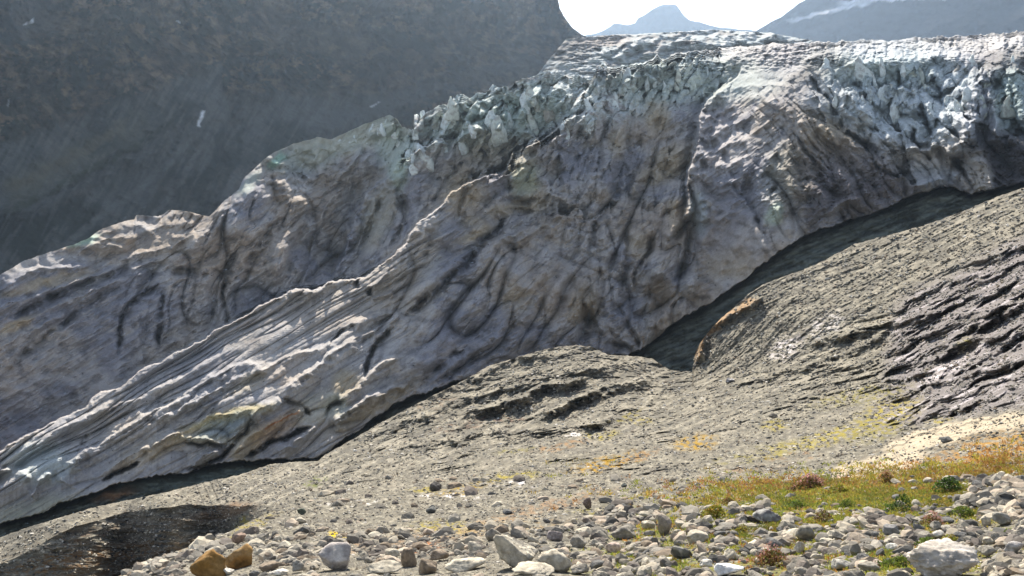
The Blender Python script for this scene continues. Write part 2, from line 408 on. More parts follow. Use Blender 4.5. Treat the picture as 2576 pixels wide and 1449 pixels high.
# dome
R1('B', [(880, 1120), (885, 980), (880, 900), (900, 800), (950, 690), (935, 590), (1000, 490), (1100, 440)], 12, 8, 130)
Q.step('B', [(900, 1100), (885, 980), (880, 900), (900, 800), (950, 690), (935, 590), (1000, 490), (1100, 440), (1180, 330)], 22, w=260, ta=.25, tb=.1)
R1('B', [(1240, 470), (1320, 540), (1380, 600), (1440, 720), (1500, 860), (1560, 1000), (1590, 1120)], 5, 70, 60, 1.3)
R1('B', [(1000, 500), (1150, 440), (1250, 420), (1400, 440), (1470, 480)], 2.5, 9, 25)
R1('B', [(930, 650), (1050, 560), (1160, 500), (1240, 490)], 2.2, 9, 20)
R1('B', [(960, 700), (1080, 650), (1180, 590), (1290, 560)], 2.2, 9, 18)
R1('B', [(900, 830), (990, 760), (1120, 720), (1240, 680)], 2.2, 9, 18)
R1('B', [(910, 900), (1010, 850), (1130, 810), (1200, 790)], 2.2, 9, 18)
R1('B', [(1000, 960), (1060, 920), (1150, 900), (1200, 860)], 2.2, 8, 18)
Q.dent('B', (1200, 930), 14, 34, 7, -15); Q.dent('B', (1060, 985), 40, 8, 3)
R1('B', [(1265, 880), (1280, 800), (1340, 755), (1400, 900), (1440, 1000)], 4, 14, 22)
Q.groove('B', [(1300, 960), (1390, 920)], 5, 3)
R1('B', [(1250, 1000), (1310, 1020), (1350, 1110)], 2.5, 10, 14)
Q.groove('B', [(1240, 500), (1330, 560), (1390, 590), (1480, 740), (1560, 860), (1640, 950)], 5, 4)
Q.groove('B', [(1480, 380), (1600, 520), (1700, 680), (1840, 770), (1960, 760)], 7, 6)
R1('B', [(1500, 330), (1600, 460), (1720, 600), (1850, 700), (1980, 760)], 4.5, 30, 14)
R1('B', [(1680, 470), (1800, 600), (1880, 680), (1950, 740)], 3.5, 18, 12)
R1('B', [(1750, 420), (1830, 540), (1880, 640)], 3, 16, 12)
R1('B', [(1460, 330), (1510, 280), (1600, 248), (1680, 290)], 5, 8, 60)
Q.dent('B', (1530, 330), 16, 34, 5, 20)
R1('B', [(1660, 310), (1760, 330), (1880, 300), (1960, 285), (2000, 300), (2100, 270), (2220, 280), (2330, 310)], 5, 9, 40)
Q.groove('B', [(1750, 330), (1745, 420)], 5, 4); Q.groove('B', [(1945, 340), (1960, 440)], 5, 6); Q.groove('B', [(2110, 370), (2150, 440), (2170, 540)], 6, 6)
Q.groove('B', [(2060, 520), (2090, 640), (2120, 710)], 9, 7); Q.groove('B', [(2010, 640), (2020, 720), (2060, 745)], 6, 6)
R1('B', [(1840, 450), (1900, 430), (1980, 445), (2080, 480)], 3, 8, 40)
R1('B', [(2070, 480), (2130, 600), (2180, 720)], 3.5, 20, 20)
R1('B', [(2150, 640), (2180, 560), (2260, 620), (2290, 640)], 3.5, 10, 20)
R1('B', [(1850, 770), (1960, 755), (2100, 745), (2170, 715), (2230, 780)], 4, 8, 30)
R1('B', [(2230, 790), (2300, 650), (2345, 520), (2340, 440), (2390, 345)], 9, 34, 26)
R1('B', [(2300, 470), (2340, 420), (2400, 350), (2480, 330)], 4, 10, 30)
R1('B', [(2450, 700), (2430, 560), (2430, 450)], 4, 16, 16)
Q.groove('B', [(2440, 380), (2480, 500), (2540, 640), (2600, 720)], 9, 7); Q.dent('B', (2590, 420), 20, 70, 6)
R1('B', [(2330, 300), (2460, 240), (2600, 200)], 4, 10, 40); R1('B', [(2460, 380), (2530, 350), (2640, 370)], 4, 10, 30)
R1('B', [(2340, 780), (2420, 700), (2520, 710), (2620, 800)], 3, 10, 60)
R1('B', [(2330, 840), (2360, 790), (2400, 900), (2420, 950)], 4, 8, 16); R1('B', [(2230, 900), (2260, 870), (2310, 960)], 3, 10, 14)
Q.groove('B', [(2220, 780), (2260, 850), (2330, 960)], 7, 5); Q.groove('B', [(1860, 780), (1930, 830), (1990, 885)], 5, 4); Q.groove('B', [(1800, 800), (1880, 870), (1960, 890)], 4, 3)
R1('B', [(1780, 830), (1880, 790), (1980, 860)], 2, 7, 14); R1('B', [(1990, 970), (2080, 920), (2200, 900)], 3, 10, 20); R1('B', [(1600, 1120), (1640, 1030), (1740, 980), (1900, 960)], 3, 10, 22)
# plateau edge left
R1('B', [(330, 470), (440, 400), (550, 385), (650, 350), (760, 345), (850, 310), (950, 315), (1050, 315), (1130, 290)], 5, 10, 60)
R1('B', [(60, 860), (30, 800), (180, 680), (320, 560), (420, 480)], 3, 8, 30)
# back lobes
R1('A', [(1080, 620), (1250, 500), (1320, 445), (1380, 425), (1440, 470), (1560, 540)], 5, 16, 70)
R1('A', [(1310, 340), (1400, 325), (1480, 360), (1550, 400), (1580, 440)], 4, 8, 20); R1('A', [(1340, 400), (1420, 370), (1500, 420), (1560, 450)], 3, 8, 18)
R1('A', [(1420, 490), (1500, 450), (1580, 520)], 3, 10, 16); R1('A', [(1560, 440), (1600, 395), (1650, 400)], 3, 8, 20)
R1('A', [(1680, 910), (1750, 790), (1775, 640), (1800, 560), (1880, 440), (1960, 400), (1975, 325), (2060, 305), (2120, 255), (2200, 225), (2260, 250)], 6, 9, 90)
Q.step('A', [(1660, 930), (1750, 790), (1775, 640), (1800, 560), (1880, 440), (1960, 400), (1975, 325), (2060, 305), (2120, 255), (2200, 225)], 14, w=80)
R1('A', [(1560, 680), (1650, 550), (1740, 420), (1840, 320), (1900, 290)], 4, 8, 40); R1('A', [(1600, 520), (1700, 400), (1830, 265)], 3, 8, 20)
R1('A', [(1860, 220), (1960, 130), (2000, 160)], 4, 10, 30)
Q.groove('A', [(2140, 560), (2250, 430), (2290, 380), (2250, 330)], 5, 3); Q.groove('A', [(2020, 580), (2000, 440), (2040, 380)], 6, 3)
Q.groove('A', [(600, 1300), (598, 1150), (640, 1050), (760, 980), (840, 920)], 6, 5); Q.groove('A', [(815, 950), (822, 1100), (795, 1260)], 6, 4)
Q.groove('A', [(1128, 930), (1130, 1050), (1145, 1150)], 5, 4)
R1('A', [(730, 1360), (705, 1250), (690, 1080)], 2.5, 16, 12); R1('A', [(1250, 1080), (1215, 980), (1200, 900)], 2.5, 14, 10); R1('A', [(1020, 900), (1025, 780), (1020, 690)], 2.5, 10, 26)
Q.dent('A', (920, 888), 34, 12, 9, 0); Q.groove('A', [(1040, 860), (1150, 900), (1280, 800), (1380, 650), (1440, 570)], 12, 4)
Q.groove('A', [(1560, 560), (1580, 700), (1560, 800)], 6, 3); Q.groove('A', [(1520, 940), (1620, 860), (1720, 790)], 7, 5)
R1('A', [(850, 840), (940, 770), (1030, 690), (1100, 640)], 3, 8, 30)
for pts in ([(500, 685), (600, 652), (700, 645), (770, 690)], [(740, 690), (800, 650), (900, 645), (1000, 655)], [(590, 830), (700, 790), (850, 765), (1000, 690)], [(350, 790), (480, 745), (580, 745), (640, 770)],
            [(680, 605), (740, 600), (810, 625)], [(820, 640), (850, 590), (920, 580), (1010, 610)], [(500, 720), (600, 700), (690, 720)], [(860, 720), (930, 700), (990, 680)], [(640, 880), (750, 830), (860, 820)], [(340, 770), (400, 730), (520, 700)]):
    R1('A', pts, 2.6, 9, 17)
for pts in ([(0, 1190), (200, 1090), (380, 1010), (560, 950), (800, 850)], [(0, 1060), (250, 985), (400, 930), (600, 860)], [(0, 1260), (200, 1150), (330, 1080)], [(180, 1260), (340, 1150), (430, 1115)], [(300, 1050), (450, 985), (560, 940)], [(0, 990), (100, 900), (300, 850), (450, 850)]):
    R1('A', pts, 2.4, 8, 22)
Q.groove('A', [(0, 1130), (200, 1040), (420, 940), (640, 870)], 8, 4); Q.groove('A', [(0, 1400), (180, 1260), (400, 1060), (600, 960)], 9, 3)
for pts, h, up, dn in ([[(820, 200), (800, 130), (850, 90), (900, 30)], 3, 10, 20], [[(940, 190), (1000, 85), (1040, 100), (1090, 150), (1150, 180)], 4, 7, 34], [[(1060, 15), (1130, 70), (1190, 110), (1240, 160)], 4, 8, 26],
            [[(1160, 200), (1180, 150), (1250, 160), (1330, 215)], 4, 8, 40], [[(1290, 170), (1360, 100), (1420, 70)], 4, 8, 36], [[(1140, 20), (1200, 50), (1260, 110)], 4, 8, 20], [[(1300, 120), (1340, 40), (1380, 0)], 3, 8, 20], [[(950, 330), (1030, 180), (1060, 220)], 3, 9, 24]):
    R1('C', pts, h, up, dn)
Q.dent('C', (975, 200), 22, 9, 6, 15)
# tongue
for pts, h, up, dn in ([[(320, 900), (420, 830), (640, 700), (850, 580), (1010, 490), (1180, 400), (1340, 370)], 3.2, 7, 50], [[(170, 800), (320, 700), (520, 620), (700, 540), (900, 470), (1100, 330)], 1.6, 7, 26],
            [[(770, 670), (950, 570), (1030, 540), (1150, 480), (1400, 370), (1640, 290)], 2.4, 7, 26], [[(1020, 610), (1120, 540), (1290, 490), (1450, 400)], 1.8, 7, 36], [[(1410, 548), (1480, 480), (1600, 380), (1750, 270), (1900, 210), (2030, 130)], 4.5, 7, 44],
            [[(1260, 650), (1330, 600), (1405, 562)], 3.5, 7, 50], [[(1700, 560), (1800, 480), (1900, 400), (1990, 345)], 4.2, 7, 40], [[(1680, 670), (1800, 590), (1950, 510), (2070, 480)], 4.5, 7, 44], [[(1650, 300), (1720, 210), (1850, 150), (2020, 120)], 3, 7, 26],
            [[(900, 745), (1000, 745), (1080, 785), (1160, 765)], 2.4, 6, 20], [[(720, 830), (900, 720), (1100, 640), (1240, 610), (1300, 620)], 1.6, 6, 16], [[(-60, 925), (60, 912), (110, 925), (150, 965)], 3.4, 8, 26], [[(150, 1040), (240, 945), (275, 950)], 3, 8, 24],
            [[(1180, 850), (1230, 740), (1400, 660), (1540, 610)], 2.2, 9, 26], [[(1400, 830), (1500, 760), (1580, 690)], 2, 6, 30], [[(960, 920), (1000, 850), (1100, 830)], 2.4, 7, 26], [[(310, 980), (340, 890), (390, 870)], 2.4, 10, 40],
            [[(480, 950), (640, 850), (760, 790), (900, 730)], 1.6, 7, 20], [[(1380, 60), (1440, 25), (1530, 20), (1600, 10)], 2.5, 6, 14], [[(1860, 60), (1950, 20), (1980, 10)], 3, 6, 14]):
    R1('D', pts, h, up, dn, taper=.06)
Q.groove('D', [(1825, 470), (1835, 380), (1900, 270), (1990, 190)], 6, 5); Q.groove('D', [(1640, 650), (1655, 590), (1740, 560)], 6, 4); Q.groove('D', [(1655, 300), (1680, 240), (1790, 180)], 5, 4)
Q.groove('D', [(520, 970), (640, 905), (700, 875)], 5, 4); Q.groove('D', [(930, 915), (1060, 885), (1120, 850), (1190, 765), (1270, 650)], 5, 4); Q.groove('D', [(1230, 868), (1330, 795), (1420, 745), (1570, 690)], 6, 5)
Q.groove('D', [(930, 760), (1050, 795), (1150, 780)], 4, 3); Q.groove('D', [(410, 800), (440, 740)], 5, 3); Q.groove('D', [(1420, 560), (1500, 590), (1560, 640)], 5, 2.5); Q.groove('D', [(1790, -40), (1810, 0)], 7, 6); Q.groove('D', [(1850, 40), (1870, -10)], 4, 4)
for pts in ([(1035, 330), (1075, 300), (1110, 270)], [(1120, 300), (1160, 245), (1200, 290)], [(1190, 330), (1215, 270), (1250, 300)], [(1240, 330), (1290, 260), (1330, 290)], [(1300, 300), (1345, 225), (1380, 260)], [(1360, 280), (1400, 215), (1440, 250)], [(1395, 330), (1440, 265), (1480, 235)], [(1150, 350), (1200, 310), (1240, 340)], [(1270, 370), (1310, 320), (1350, 350)], [(1480, 215), (1520, 175), (1560, 190)], [(1560, 215), (1610, 185), (1650, 195)]):
    Q.ridge('P', pts, 5, 7, 34)
for pts, w_, d_ in ([[(905, 640), (930, 560), (960, 500)], 8, 5], [[(985, 620), (1020, 540), (1010, 470)], 7, 4], [[(1140, 560), (1170, 480), (1190, 420)], 7, 4], [[(1480, 640), (1500, 560), (1560, 470)], 8, 4], [[(1560, 760), (1580, 660), (1570, 560)], 9, 4], [[(1700, 720), (1740, 620), (1730, 540)], 9, 4], [[(1930, 600), (1900, 520), (1840, 460)], 7, 3], [[(560, 760), (570, 690), (600, 620)], 7, 4], [[(700, 700), (740, 620), (780, 560)], 7, 3]):
    Q.groove('P', pts, w_, d_)
R = R+Q.d

# flow-parallel streaks on the tongue, flutes and seracs above
bx, by = X*math.cos(.53)-Y*math.sin(.53), X*math.sin(.53)+Y*math.cos(.53)
sd_c, _ = sdist(X[::4, ::4], Y[::4, ::4], np.array(CREST))
from_crest = np.repeat(np.repeat(sd_c, 4, 0), 4, 1)[:X.shape[0], :X.shape[1]]
tong = sstep(6, -6, from_crest)*sstep(1080, 960, X+0.25*(Y-900))
low = 1-sstep(60, 150, -from_crest)*0.7
st = fbm(bx/260, by/17, 0, 3, .55, 31)
def rib(ang, Lg, wd, seed):
    a_ = math.radians(ang); u_ = X*math.cos(a_)-Y*math.sin(a_); v_ = X*math.sin(a_)+Y*math.cos(a_)+10*noise(X/160, Y/160, 2, seed)
    n_ = np.abs(noise(u_/Lg, v_/wd, 0.5, seed)); n2 = np.abs(noise(u_/Lg*1.7, v_/wd*2.3, 3.5, seed))
    return np.exp(-n_/.04)*.55-1.6*n_+.35*np.exp(-n2/.06)-.5*n2
R += tong*low*(4.2*rib(30, 520, 40, 31)+.3*rib(31, 260, 18, 35)-0.25*fbm(bx/90, by/6, 0, 2, .5, 33))
backl = sstep(-4, 6, from_crest)*sstep(900, 700, X+0.6*(Y-700))*sstep(560, 640, Y+.35*X-120)
R += backl*(-1.4*fbm(bx/220, by/18, 2, 3, .55, 36))
Wp = to_world(X, Y, R)
wx, wy, wz = Wp[..., 0], Wp[..., 1], Wp[..., 2]
edge_t = (Y-Yt[None])
serac = np.clip(sstep(150, 60, edge_t)*sstep(980, 1060, X)*sstep(1600, 1450, X)+sstep(170, 90, edge_t)*sstep(1400, 1500, X)*sstep(1850, 1750, X)*.9+.45*sstep(60, 90, edge_t)*sstep(210, 150, edge_t)*sstep(2080, 2180, X)+.12*sstep(70, 50, edge_t)*sstep(1700, 1800, X), 0, 1)
def gw2(X, Y, cx, cy, sx, sy): return np.exp(-(((X-cx)/sx)**2+((Y-cy)/sy)**2)**2)
dl, _ = sdist(X, Y, tp('B', [(900, 1100), (885, 980), (880, 900), (900, 800), (950, 690), (935, 590), (1000, 490), (1100, 400), (1150, 300), (1400, 200), (1700, 100)]))
left_of_dome0 = sstep(-4, 10, dl)
def blocks(R, sx, sy, kq, amp, seed, tilt=0.0):
    qx = X+Y*tilt+7*noise(X/26, Y/26, 1, seed)+3*noise(X/9, Y/9, 2, seed); qy = Y+7*noise(X/26, Y/26, 5, seed)+3*noise(X/9, Y/9, 6, seed)
    gx_ = qx/sx; gy_ = qy/sy; ix, iy = np.floor(gx_).astype(np.int64), np.floor(gy_).astype(np.int64)
    b1 = np.full(X.shape, 9.); b2 = b1.copy(); ddx = 0*X; ddy = 0*X; bid = 0*X
    for ex_ in (-1, 0, 1):
        for ey_ in (-1, 0, 1):
            h_ = _hash(ix+ex_, iy+ey_, 0, seed); px_ = gx_-(ix+ex_+(h_ & 1023)/1023.); py_ = gy_-(iy+ey_+((h_ >> 10) & 1023)/1023.)
            d_ = np.abs(px_)**1.4+np.abs(py_)**1.4; m_ = d_ < b1
            b2 = np.where(m_, b1, np.minimum(b2, d_)); b1 = np.where(m_, d_, b1)
            ddx = np.where(m_, px_*sx, ddx); ddy = np.where(m_, py_*sy, ddy); bid = np.where(m_, ((h_ >> 20) & 1023)/1023., bid)
    lo_ = R
    for _ in range(6): lo_ = (np.roll(lo_, 4, 0)+np.roll(lo_, -4, 0)+np.roll(lo_, 4, 1)+np.roll(lo_, -4, 1)+lo_)/5
    gy0 = np.gradient(lo_, axis=0)/np.minimum(np.gradient(Y, axis=0), -.05); gy0 = np.clip(gy0, -1.4, -.05)
    crack = np.exp(-(b2-b1)/.10)
    return -kq*gy0*ddy+amp*(bid-.5)+crack*amp*.22+amp*5.5*np.clip(-ddy/sy-.08, 0, .5)**2
R += serac*(blocks(R, 17, 58, .8, 9.0, 5, .45)+blocks(R, 8, 22, .4, 1.2, 15, .3)-1.2*fbm(X/10, Y/12, 0, 3, .55, 41))
mid_s = (1-serac)*gw2(X, Y, 1500, 420, 260, 170)*left_of_dome0
R += mid_s*blocks(R, 26, 90, .55, 4.0, 25, .2)+(1-serac)*gw2(X, Y, 1200, 340, 260, 110)*blocks(R, 22, 70, .75, 7.0, 35, .4)+(1-serac)*gw2(X, Y, 2250, 330, 330, 140)*blocks(R, 40, 110, .55, 6.0, 45, -.5)+(1-serac)*gw2(X, Y, 760, 440, 130, 70)*blocks(R, 24, 24, .7, 2.6, 55)
dl, _ = sdist(X, Y, tp('B', [(900, 1100), (885, 980), (880, 900), (900, 800), (950, 690), (935, 590), (1000, 490), (1100, 400), (1150, 300), (1400, 200), (1700, 100)]))
left_of_dome = sstep(-4, 10, dl)
flute = sstep(1450, 1520, X)*left_of_dome*sstep(160, 190, Y)*sstep(430, 340, Y)+0.4*sstep(2150, 2250, X)*sstep(150, 180, Y)*sstep(360, 300, Y)
R += flute*(-2.6*fbm(X/22, Y/110, 0, 3, .55, 51))
plat = sstep(95, 30, edge_t)*sstep(1650, 1750, X)
lump = sstep(0, 1, plat)*(3.2*fbm(X/13, Y/7, 0, 3, .6, 61))
R += lump
dome = sstep(870, 960, X-1288+600)*0+np.exp(-(((X-1840)/170)**2+((Y-370)/170)**2)**2)
by2 = X*math.sin(.62)+Y*math.cos(.62); bx2 = X*math.cos(.62)-Y*math.sin(.62)
R += dome*(-2.0*fbm(bx2/60, by2/13, 0, 3, .6, 71))
rough_low = np.exp(-(((X-2080)/200)**2+((Y-480)/90)**2)**2)+np.exp(-(((X-2500)/110)**2+((Y-430)/80)**2)**2)
R += rough_low*(-2.0*fbm(X/22, Y/18, 0, 4, .6, 81, ridged=True))
fb = 1-.85*tong
big = fbm(X/95+Y/260, Y/70-X/200, 0.5, 3, .5, 90)
R += fb*(-4.5*big-1.1*(fbm(wx/13, wy/13, wz/17, 3, .5, 91)))
def og(ang, Lg, wd, seed):
    a_ = math.radians(ang); qx = X+22*noise(X/110, Y/110, 1.7, seed); qy = Y+22*noise(X/110, Y/110, 5.7, seed)
    u_, v_ = qx*math.cos(a_)-qy*math.sin(a_), qx*math.sin(a_)+qy*math.cos(a_)
    n1_ = noise(u_/Lg, v_/wd, .5, seed); n2_ = noise(u_/Lg*2.3, v_/wd*2.1, 3.5, seed); n3_ = noise(u_/Lg*4, v_/wd*4.2, 7.5, seed)
    return np.exp(-np.abs(n1_)/.05)*.7+np.exp(-np.abs(n2_)/.06)*.35+np.exp(-np.abs(n3_)/.08)*.15-1.9*np.abs(n1_)-.9*np.abs(n2_)-.9*n1_
def gw_(cx, cy, sx, sy): return np.exp(-(((X-cx)/sx)**2+((Y-cy)/sy)**2)**1.5)
bk_ = sstep(-3, 8, from_crest)
R += 8.0*bk_*gw_(700, 650, 420, 260)*og(66, 240, 95, 601)+1.5*bk_*gw_(700, 650, 420, 260)*og(60, 150, 36, 611)
R += 8.5*(1-bk_)*gw_(1250, 740, 330, 240)*og(50, 300, 110, 602)+1.1*(1-bk_)*gw_(1250, 740, 330, 240)*og(48, 180, 40, 612)
R += 8.0*(1-bk_)*gw_(1620, 620, 240, 320)*left_of_dome*og(74, 240, 90, 603)+1.6*(1-bk_)*gw_(1620, 560, 240, 320)*left_of_dome*og(82, 120, 38, 613)
R += 5.5*(1-left_of_dome)*gw_(2080, 440, 240, 240)*og(-50, 260, 70, 604)
R += 5.0*(1-left_of_dome)*gw_(2380, 300, 300, 200)*og(-70, 160, 80, 605)
R += 3.0*(1-bk_)*gw_(700, 1060, 460, 120)*og(35, 320, 80, 606)
R += fb*1.2*fbm(bx/75, by/26, 0, 4, .55, 92, ridged=True)*-1*sstep(-.2, .5, noise(X/130, Y/130, 4.4, 93)+.25)
R += -0.48*fbm(wx/3.6, wy/3.6, wz/3.6, 4, .6, 95)*(1-.5*tong)
V = to_world(X, Y, R)

clean = np.zeros_like(X)
P = Paint(X, Y, (.415, .40, .39))
n_b = fbm(wx/30, wy/30, wz/30, 4, .55, 101); n_f = fbm(wx/5, wy/5, wz/2.5, 4, .6, 103)
P.mix((.36, .30, .235), sstep(-.1, .45, n_b)*.75)
P.mix((.19, .20, .25), sstep(0, .45, -n_b)*.65)
P.mix((.15, .145, .15), sstep(.1, .6, n_f)*.6); n_s = fbm(bx/150, by/9, 4, 4, .6, 107); P.mix((.17, .17, .19), (1-serac)*sstep(.15, .5, n_s)*.25); P.mix((.44, .41, .38), (1-serac)*sstep(.2, .6, -n_s)*.4)
ICE, TAN, DRK, GRN = (.70, .78, .78), (.46, .38, .255), (.11, .105, .10), (.56, .66, .58)  # ICE paled to stand in for light passing through it
P.mix(ICE, np.clip(serac*1.1, 0, 1)*sstep(-.5, .3, n_f+n_b)*.75)
P.mix((.56, .56, .57), np.clip(plat, 0, 1)*.6); P.mix((.46, .44, .44), m_do*.6)  # plateau and dome paled: their sunlit look put into the colour
P.mix((.5, .49, .47), tong*.35)  # sunlight on the tongue painted as paler ice
for c, rx, ry, ang, col, a in [((1560, 290), 160, 44, 15, (.46, .50, .42), .6), ((1395, 325), 34, 12, 35, (.36, .60, .50), .7), ((1860, 180), 120, 40, 25, (.48, .52, .44), .6), ((1960, 170), 40, 50, 0, (.50, .54, .46), .6), ((1250, 440), 60, 14, 50, (.46, .54, .46), .5), ((2010, 380), 40, 50, 0, (.42, .52, .42), .6),  # pale green blobs: backlit glow of crest ice put into the colour
        ((410, 725), 60, 12, 15, (.42, .56, .47), .8), ((150, 960), 120, 10, 20, TAN, .5), ((300, 920), 140, 10, 15, TAN, .5), ((80, 1150), 80, 10, 25, TAN, .7), ((1900, 600), 60, 110, -20, (.38, .36, .26), .5), ((2300, 460), 60, 60, 0, TAN, .35), ((1500, 450), 50, 25, 0, (.62, .60, .58), .6)]:
    P.blob('A', c, rx/2*1.3, ry/2*1.6+4, col, a, ang)
for c, rx, ry, ang, col, a in [((1050, 500), 90, 60, 30, TAN, .45), ((1100, 700), 100, 20, 25, TAN, .6), ((1100, 640), 60, 30, 0, TAN, .4), ((1350, 420), 60, 70, 0, (.40, .42, .28), .7), ((1300, 560), 110, 25, 10, TAN, .6), ((1410, 540), 60, 40, 30, TAN, .4), ((2050, 360), 130, 60, 35, TAN, .7), ((1820, 230), 40, 60, 0, TAN, .6), ((2020, 100), 50, 80, 0, TAN, .6), ((2120, 620), 40, 80, 10, TAN, .7),
        ((1930, 760), 50, 60, 0, TAN, .5), ((1650, 1050), 70, 80, 0, (.30, .24, .15), .7), ((1310, 1060), 60, 90, 0, TAN, .35), ((1520, 1000), 120, 90, 0, (.36, .31, .26), .4), ((2380, 850), 120, 60, 0, TAN, .45), ((2040, 1000), 60, 60, 0, (.25, .18, .10), .6), ((1330, 330), 60, 40, 20, (.42, .40, .30), .5), ((1160, 130), 220, 110, 0, (.46, .55, .50), .6), ((1400, 60), 150, 100, 0, (.48, .57, .53), .7), ((700, 260), 80, 90, 0, (.46, .54, .47), .6), ((1200, 280), 110, 90, 0, (.42, .37, .27), .5)]:
    P.blob('C', c, rx/2*1.2, ry/2*1.2, col, a, ang)
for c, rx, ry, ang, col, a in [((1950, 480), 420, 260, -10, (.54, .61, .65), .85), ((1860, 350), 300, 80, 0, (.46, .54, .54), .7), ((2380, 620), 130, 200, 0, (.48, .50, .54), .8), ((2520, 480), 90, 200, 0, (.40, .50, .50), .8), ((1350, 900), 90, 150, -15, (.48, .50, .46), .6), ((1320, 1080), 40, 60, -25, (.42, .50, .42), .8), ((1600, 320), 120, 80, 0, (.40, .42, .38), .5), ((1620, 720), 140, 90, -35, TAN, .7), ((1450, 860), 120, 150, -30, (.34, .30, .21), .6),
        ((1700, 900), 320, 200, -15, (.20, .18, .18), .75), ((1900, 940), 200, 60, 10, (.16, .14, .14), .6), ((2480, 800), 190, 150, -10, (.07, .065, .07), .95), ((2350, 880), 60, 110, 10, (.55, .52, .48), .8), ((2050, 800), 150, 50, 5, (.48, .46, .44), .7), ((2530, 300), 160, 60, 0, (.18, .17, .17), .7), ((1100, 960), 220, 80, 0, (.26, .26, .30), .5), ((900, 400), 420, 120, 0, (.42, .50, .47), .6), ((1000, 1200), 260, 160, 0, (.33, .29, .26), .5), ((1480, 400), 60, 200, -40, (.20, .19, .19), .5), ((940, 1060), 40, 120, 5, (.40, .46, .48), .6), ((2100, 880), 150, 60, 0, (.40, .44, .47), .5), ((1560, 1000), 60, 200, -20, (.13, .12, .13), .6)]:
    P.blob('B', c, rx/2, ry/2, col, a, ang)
for c, rx, ry, ang, col, a in [((900, 760), 300, 34, 28, TAN, .75), ((1150, 650), 220, 24, 15, (.42, .36, .16), .7), ((1380, 700), 230, 40, 30, (.48, .34, .20), .75), ((1600, 600), 130, 60, 20, (.46, .44, .36), .8), ((700, 820), 160, 40, 30, (.42, .38, .32), .6), ((1040, 760), 160, 24, 0, (.48, .44, .32), .8), ((1700, 590), 60, 50, 0, (.44, .45, .38), .7), ((200, 880), 160, 90, 0, (.48, .54, .54), .75), ((1230, 790), 70, 110, -20, (.46, .40, .28), .6), ((1120, 700), 160, 40, 20, (.25, .32, .34), .6),
        ((1740, 470), 70, 60, 30, (.40, .33, .20), .6), ((1880, 600), 300, 30, 30, (.30, .24, .14), .6), ((160, 1130), 260, 60, 15, (.36, .36, .26), .6), ((1250, 480), 120, 30, 30, (.44, .38, .26), .5), ((1450, 420), 120, 60, 40, (.42, .37, .32), .5)]:
    P.blob('D', c, rx/2, ry/2+3, col, a, ang)
for pts in ([(520, 970), (640, 905), (700, 875)], [(930, 915), (1060, 885), (1120, 850), (1190, 765)], [(1230, 868), (1330, 795), (1420, 745), (1570, 690)]):
    P.line('D', pts, 5, (.06, .055, .05), .8)  # dark lines along the carved grooves: crevice shade painted in
P.line('D', [(1320, 720), (1420, 660), (1500, 620)], 3, (.40, .16, .05), .8)
# meltwater silt lines
P.mix((.14, .14, .15), tong*sstep(.25, .6, st)*.45)
b_v = 10
# wrap: back slope beyond the crest, and underside below the lower edge
rows = []
for j, (dr, dy) in enumerate([(3, 6), (9, 22), (25, 60), (70, 160)]):
    rows.append(to_world(xs, Yt+dy, R[-1]+dr*4))
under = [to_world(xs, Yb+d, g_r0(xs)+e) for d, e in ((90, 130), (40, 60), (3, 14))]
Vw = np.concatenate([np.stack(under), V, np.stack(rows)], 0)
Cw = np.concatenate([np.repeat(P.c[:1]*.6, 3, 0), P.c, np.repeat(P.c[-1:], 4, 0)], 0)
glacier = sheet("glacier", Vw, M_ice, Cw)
print("glacier range", R.min(), R.max(), "z", V[..., 2].min(), V[..., 2].max())

# ------------------------------------------------------------------ BEDROCK under the ice edge
xb = np.linspace(-420, 3000, 900)
yt = g_bot(xb)-16
vb = np.linspace(0, 1, 90)[:, None]
Xb = np.repeat(xb[None], 90, 0); Yb2 = (yt+230)[None]*(1-vb)+yt[None]*vb
drop = (Yb2-yt[None])
Rb = g_r0(xb)[None]+7+26*np.exp(-np.clip(drop-12, 0, None)/9.)-drop*.10
Rb += -1.8*fbm(Xb/140, Yb2/14, 0, 4, .55, 7)-1.6*fbm(Xb/30, Yb2/12, 0, 4, .65, 8, ridged=True)
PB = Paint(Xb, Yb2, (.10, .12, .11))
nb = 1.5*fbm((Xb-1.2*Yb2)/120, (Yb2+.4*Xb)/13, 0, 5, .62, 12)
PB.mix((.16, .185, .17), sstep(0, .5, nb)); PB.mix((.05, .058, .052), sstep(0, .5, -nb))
PB.mix((.04, .04, .04), sstep(40, 18, drop)*.8)  # painted shade of the gap under the overhanging ice edge
PB.blob('D', (600, 1030), 60, 12, (.30, .16, .08), .8, 15)
PB.blob('D', (1000, 960), 260, 20, (.17, .22, .21), .7, 5)
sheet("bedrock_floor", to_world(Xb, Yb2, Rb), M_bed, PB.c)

# ------------------------------------------------------------------ GROUND: moraine, mounds and rock slabs up to the glacier
c_top = curve([(-400, 1470), (-100, 1372), (0, 1352), (60, 1330), (150, 1302), (230, 1278), (330, 1256), (410, 1240), (520, 1212), (600, 1195), (680, 1168), (740, 1162), (800, 1160), (815, 1146), (860, 1120), (900, 1098), (960, 1062), (1040, 1020), (1100, 990),
  (1150, 965), (1200, 938), (1230, 920), (1290, 902), (1350, 884), (1400, 873), (1450, 868), (1490, 873), (1530, 893), (1600, 896), (1640, 902), (1680, 928), (1700, 933), (1742, 934), (1744, 905), (1752, 880), (1770, 850), (1790, 825), (1815, 800), (1850, 770), (1880, 742),
  (1920, 715), (1960, 700), (2020, 678), (2060, 662), (2100, 640), (2150, 614), (2200, 600), (2260, 585), (2330, 565), (2400, 540), (2450, 520), (2500, 498), (2576, 472), (2700, 430), (3000, 340)])
xg = np.concatenate([np.linspace(-420, -40, 50, endpoint=False), np.linspace(-40, 2620, 1280, endpoint=False), np.linspace(2620, 3000, 50)])
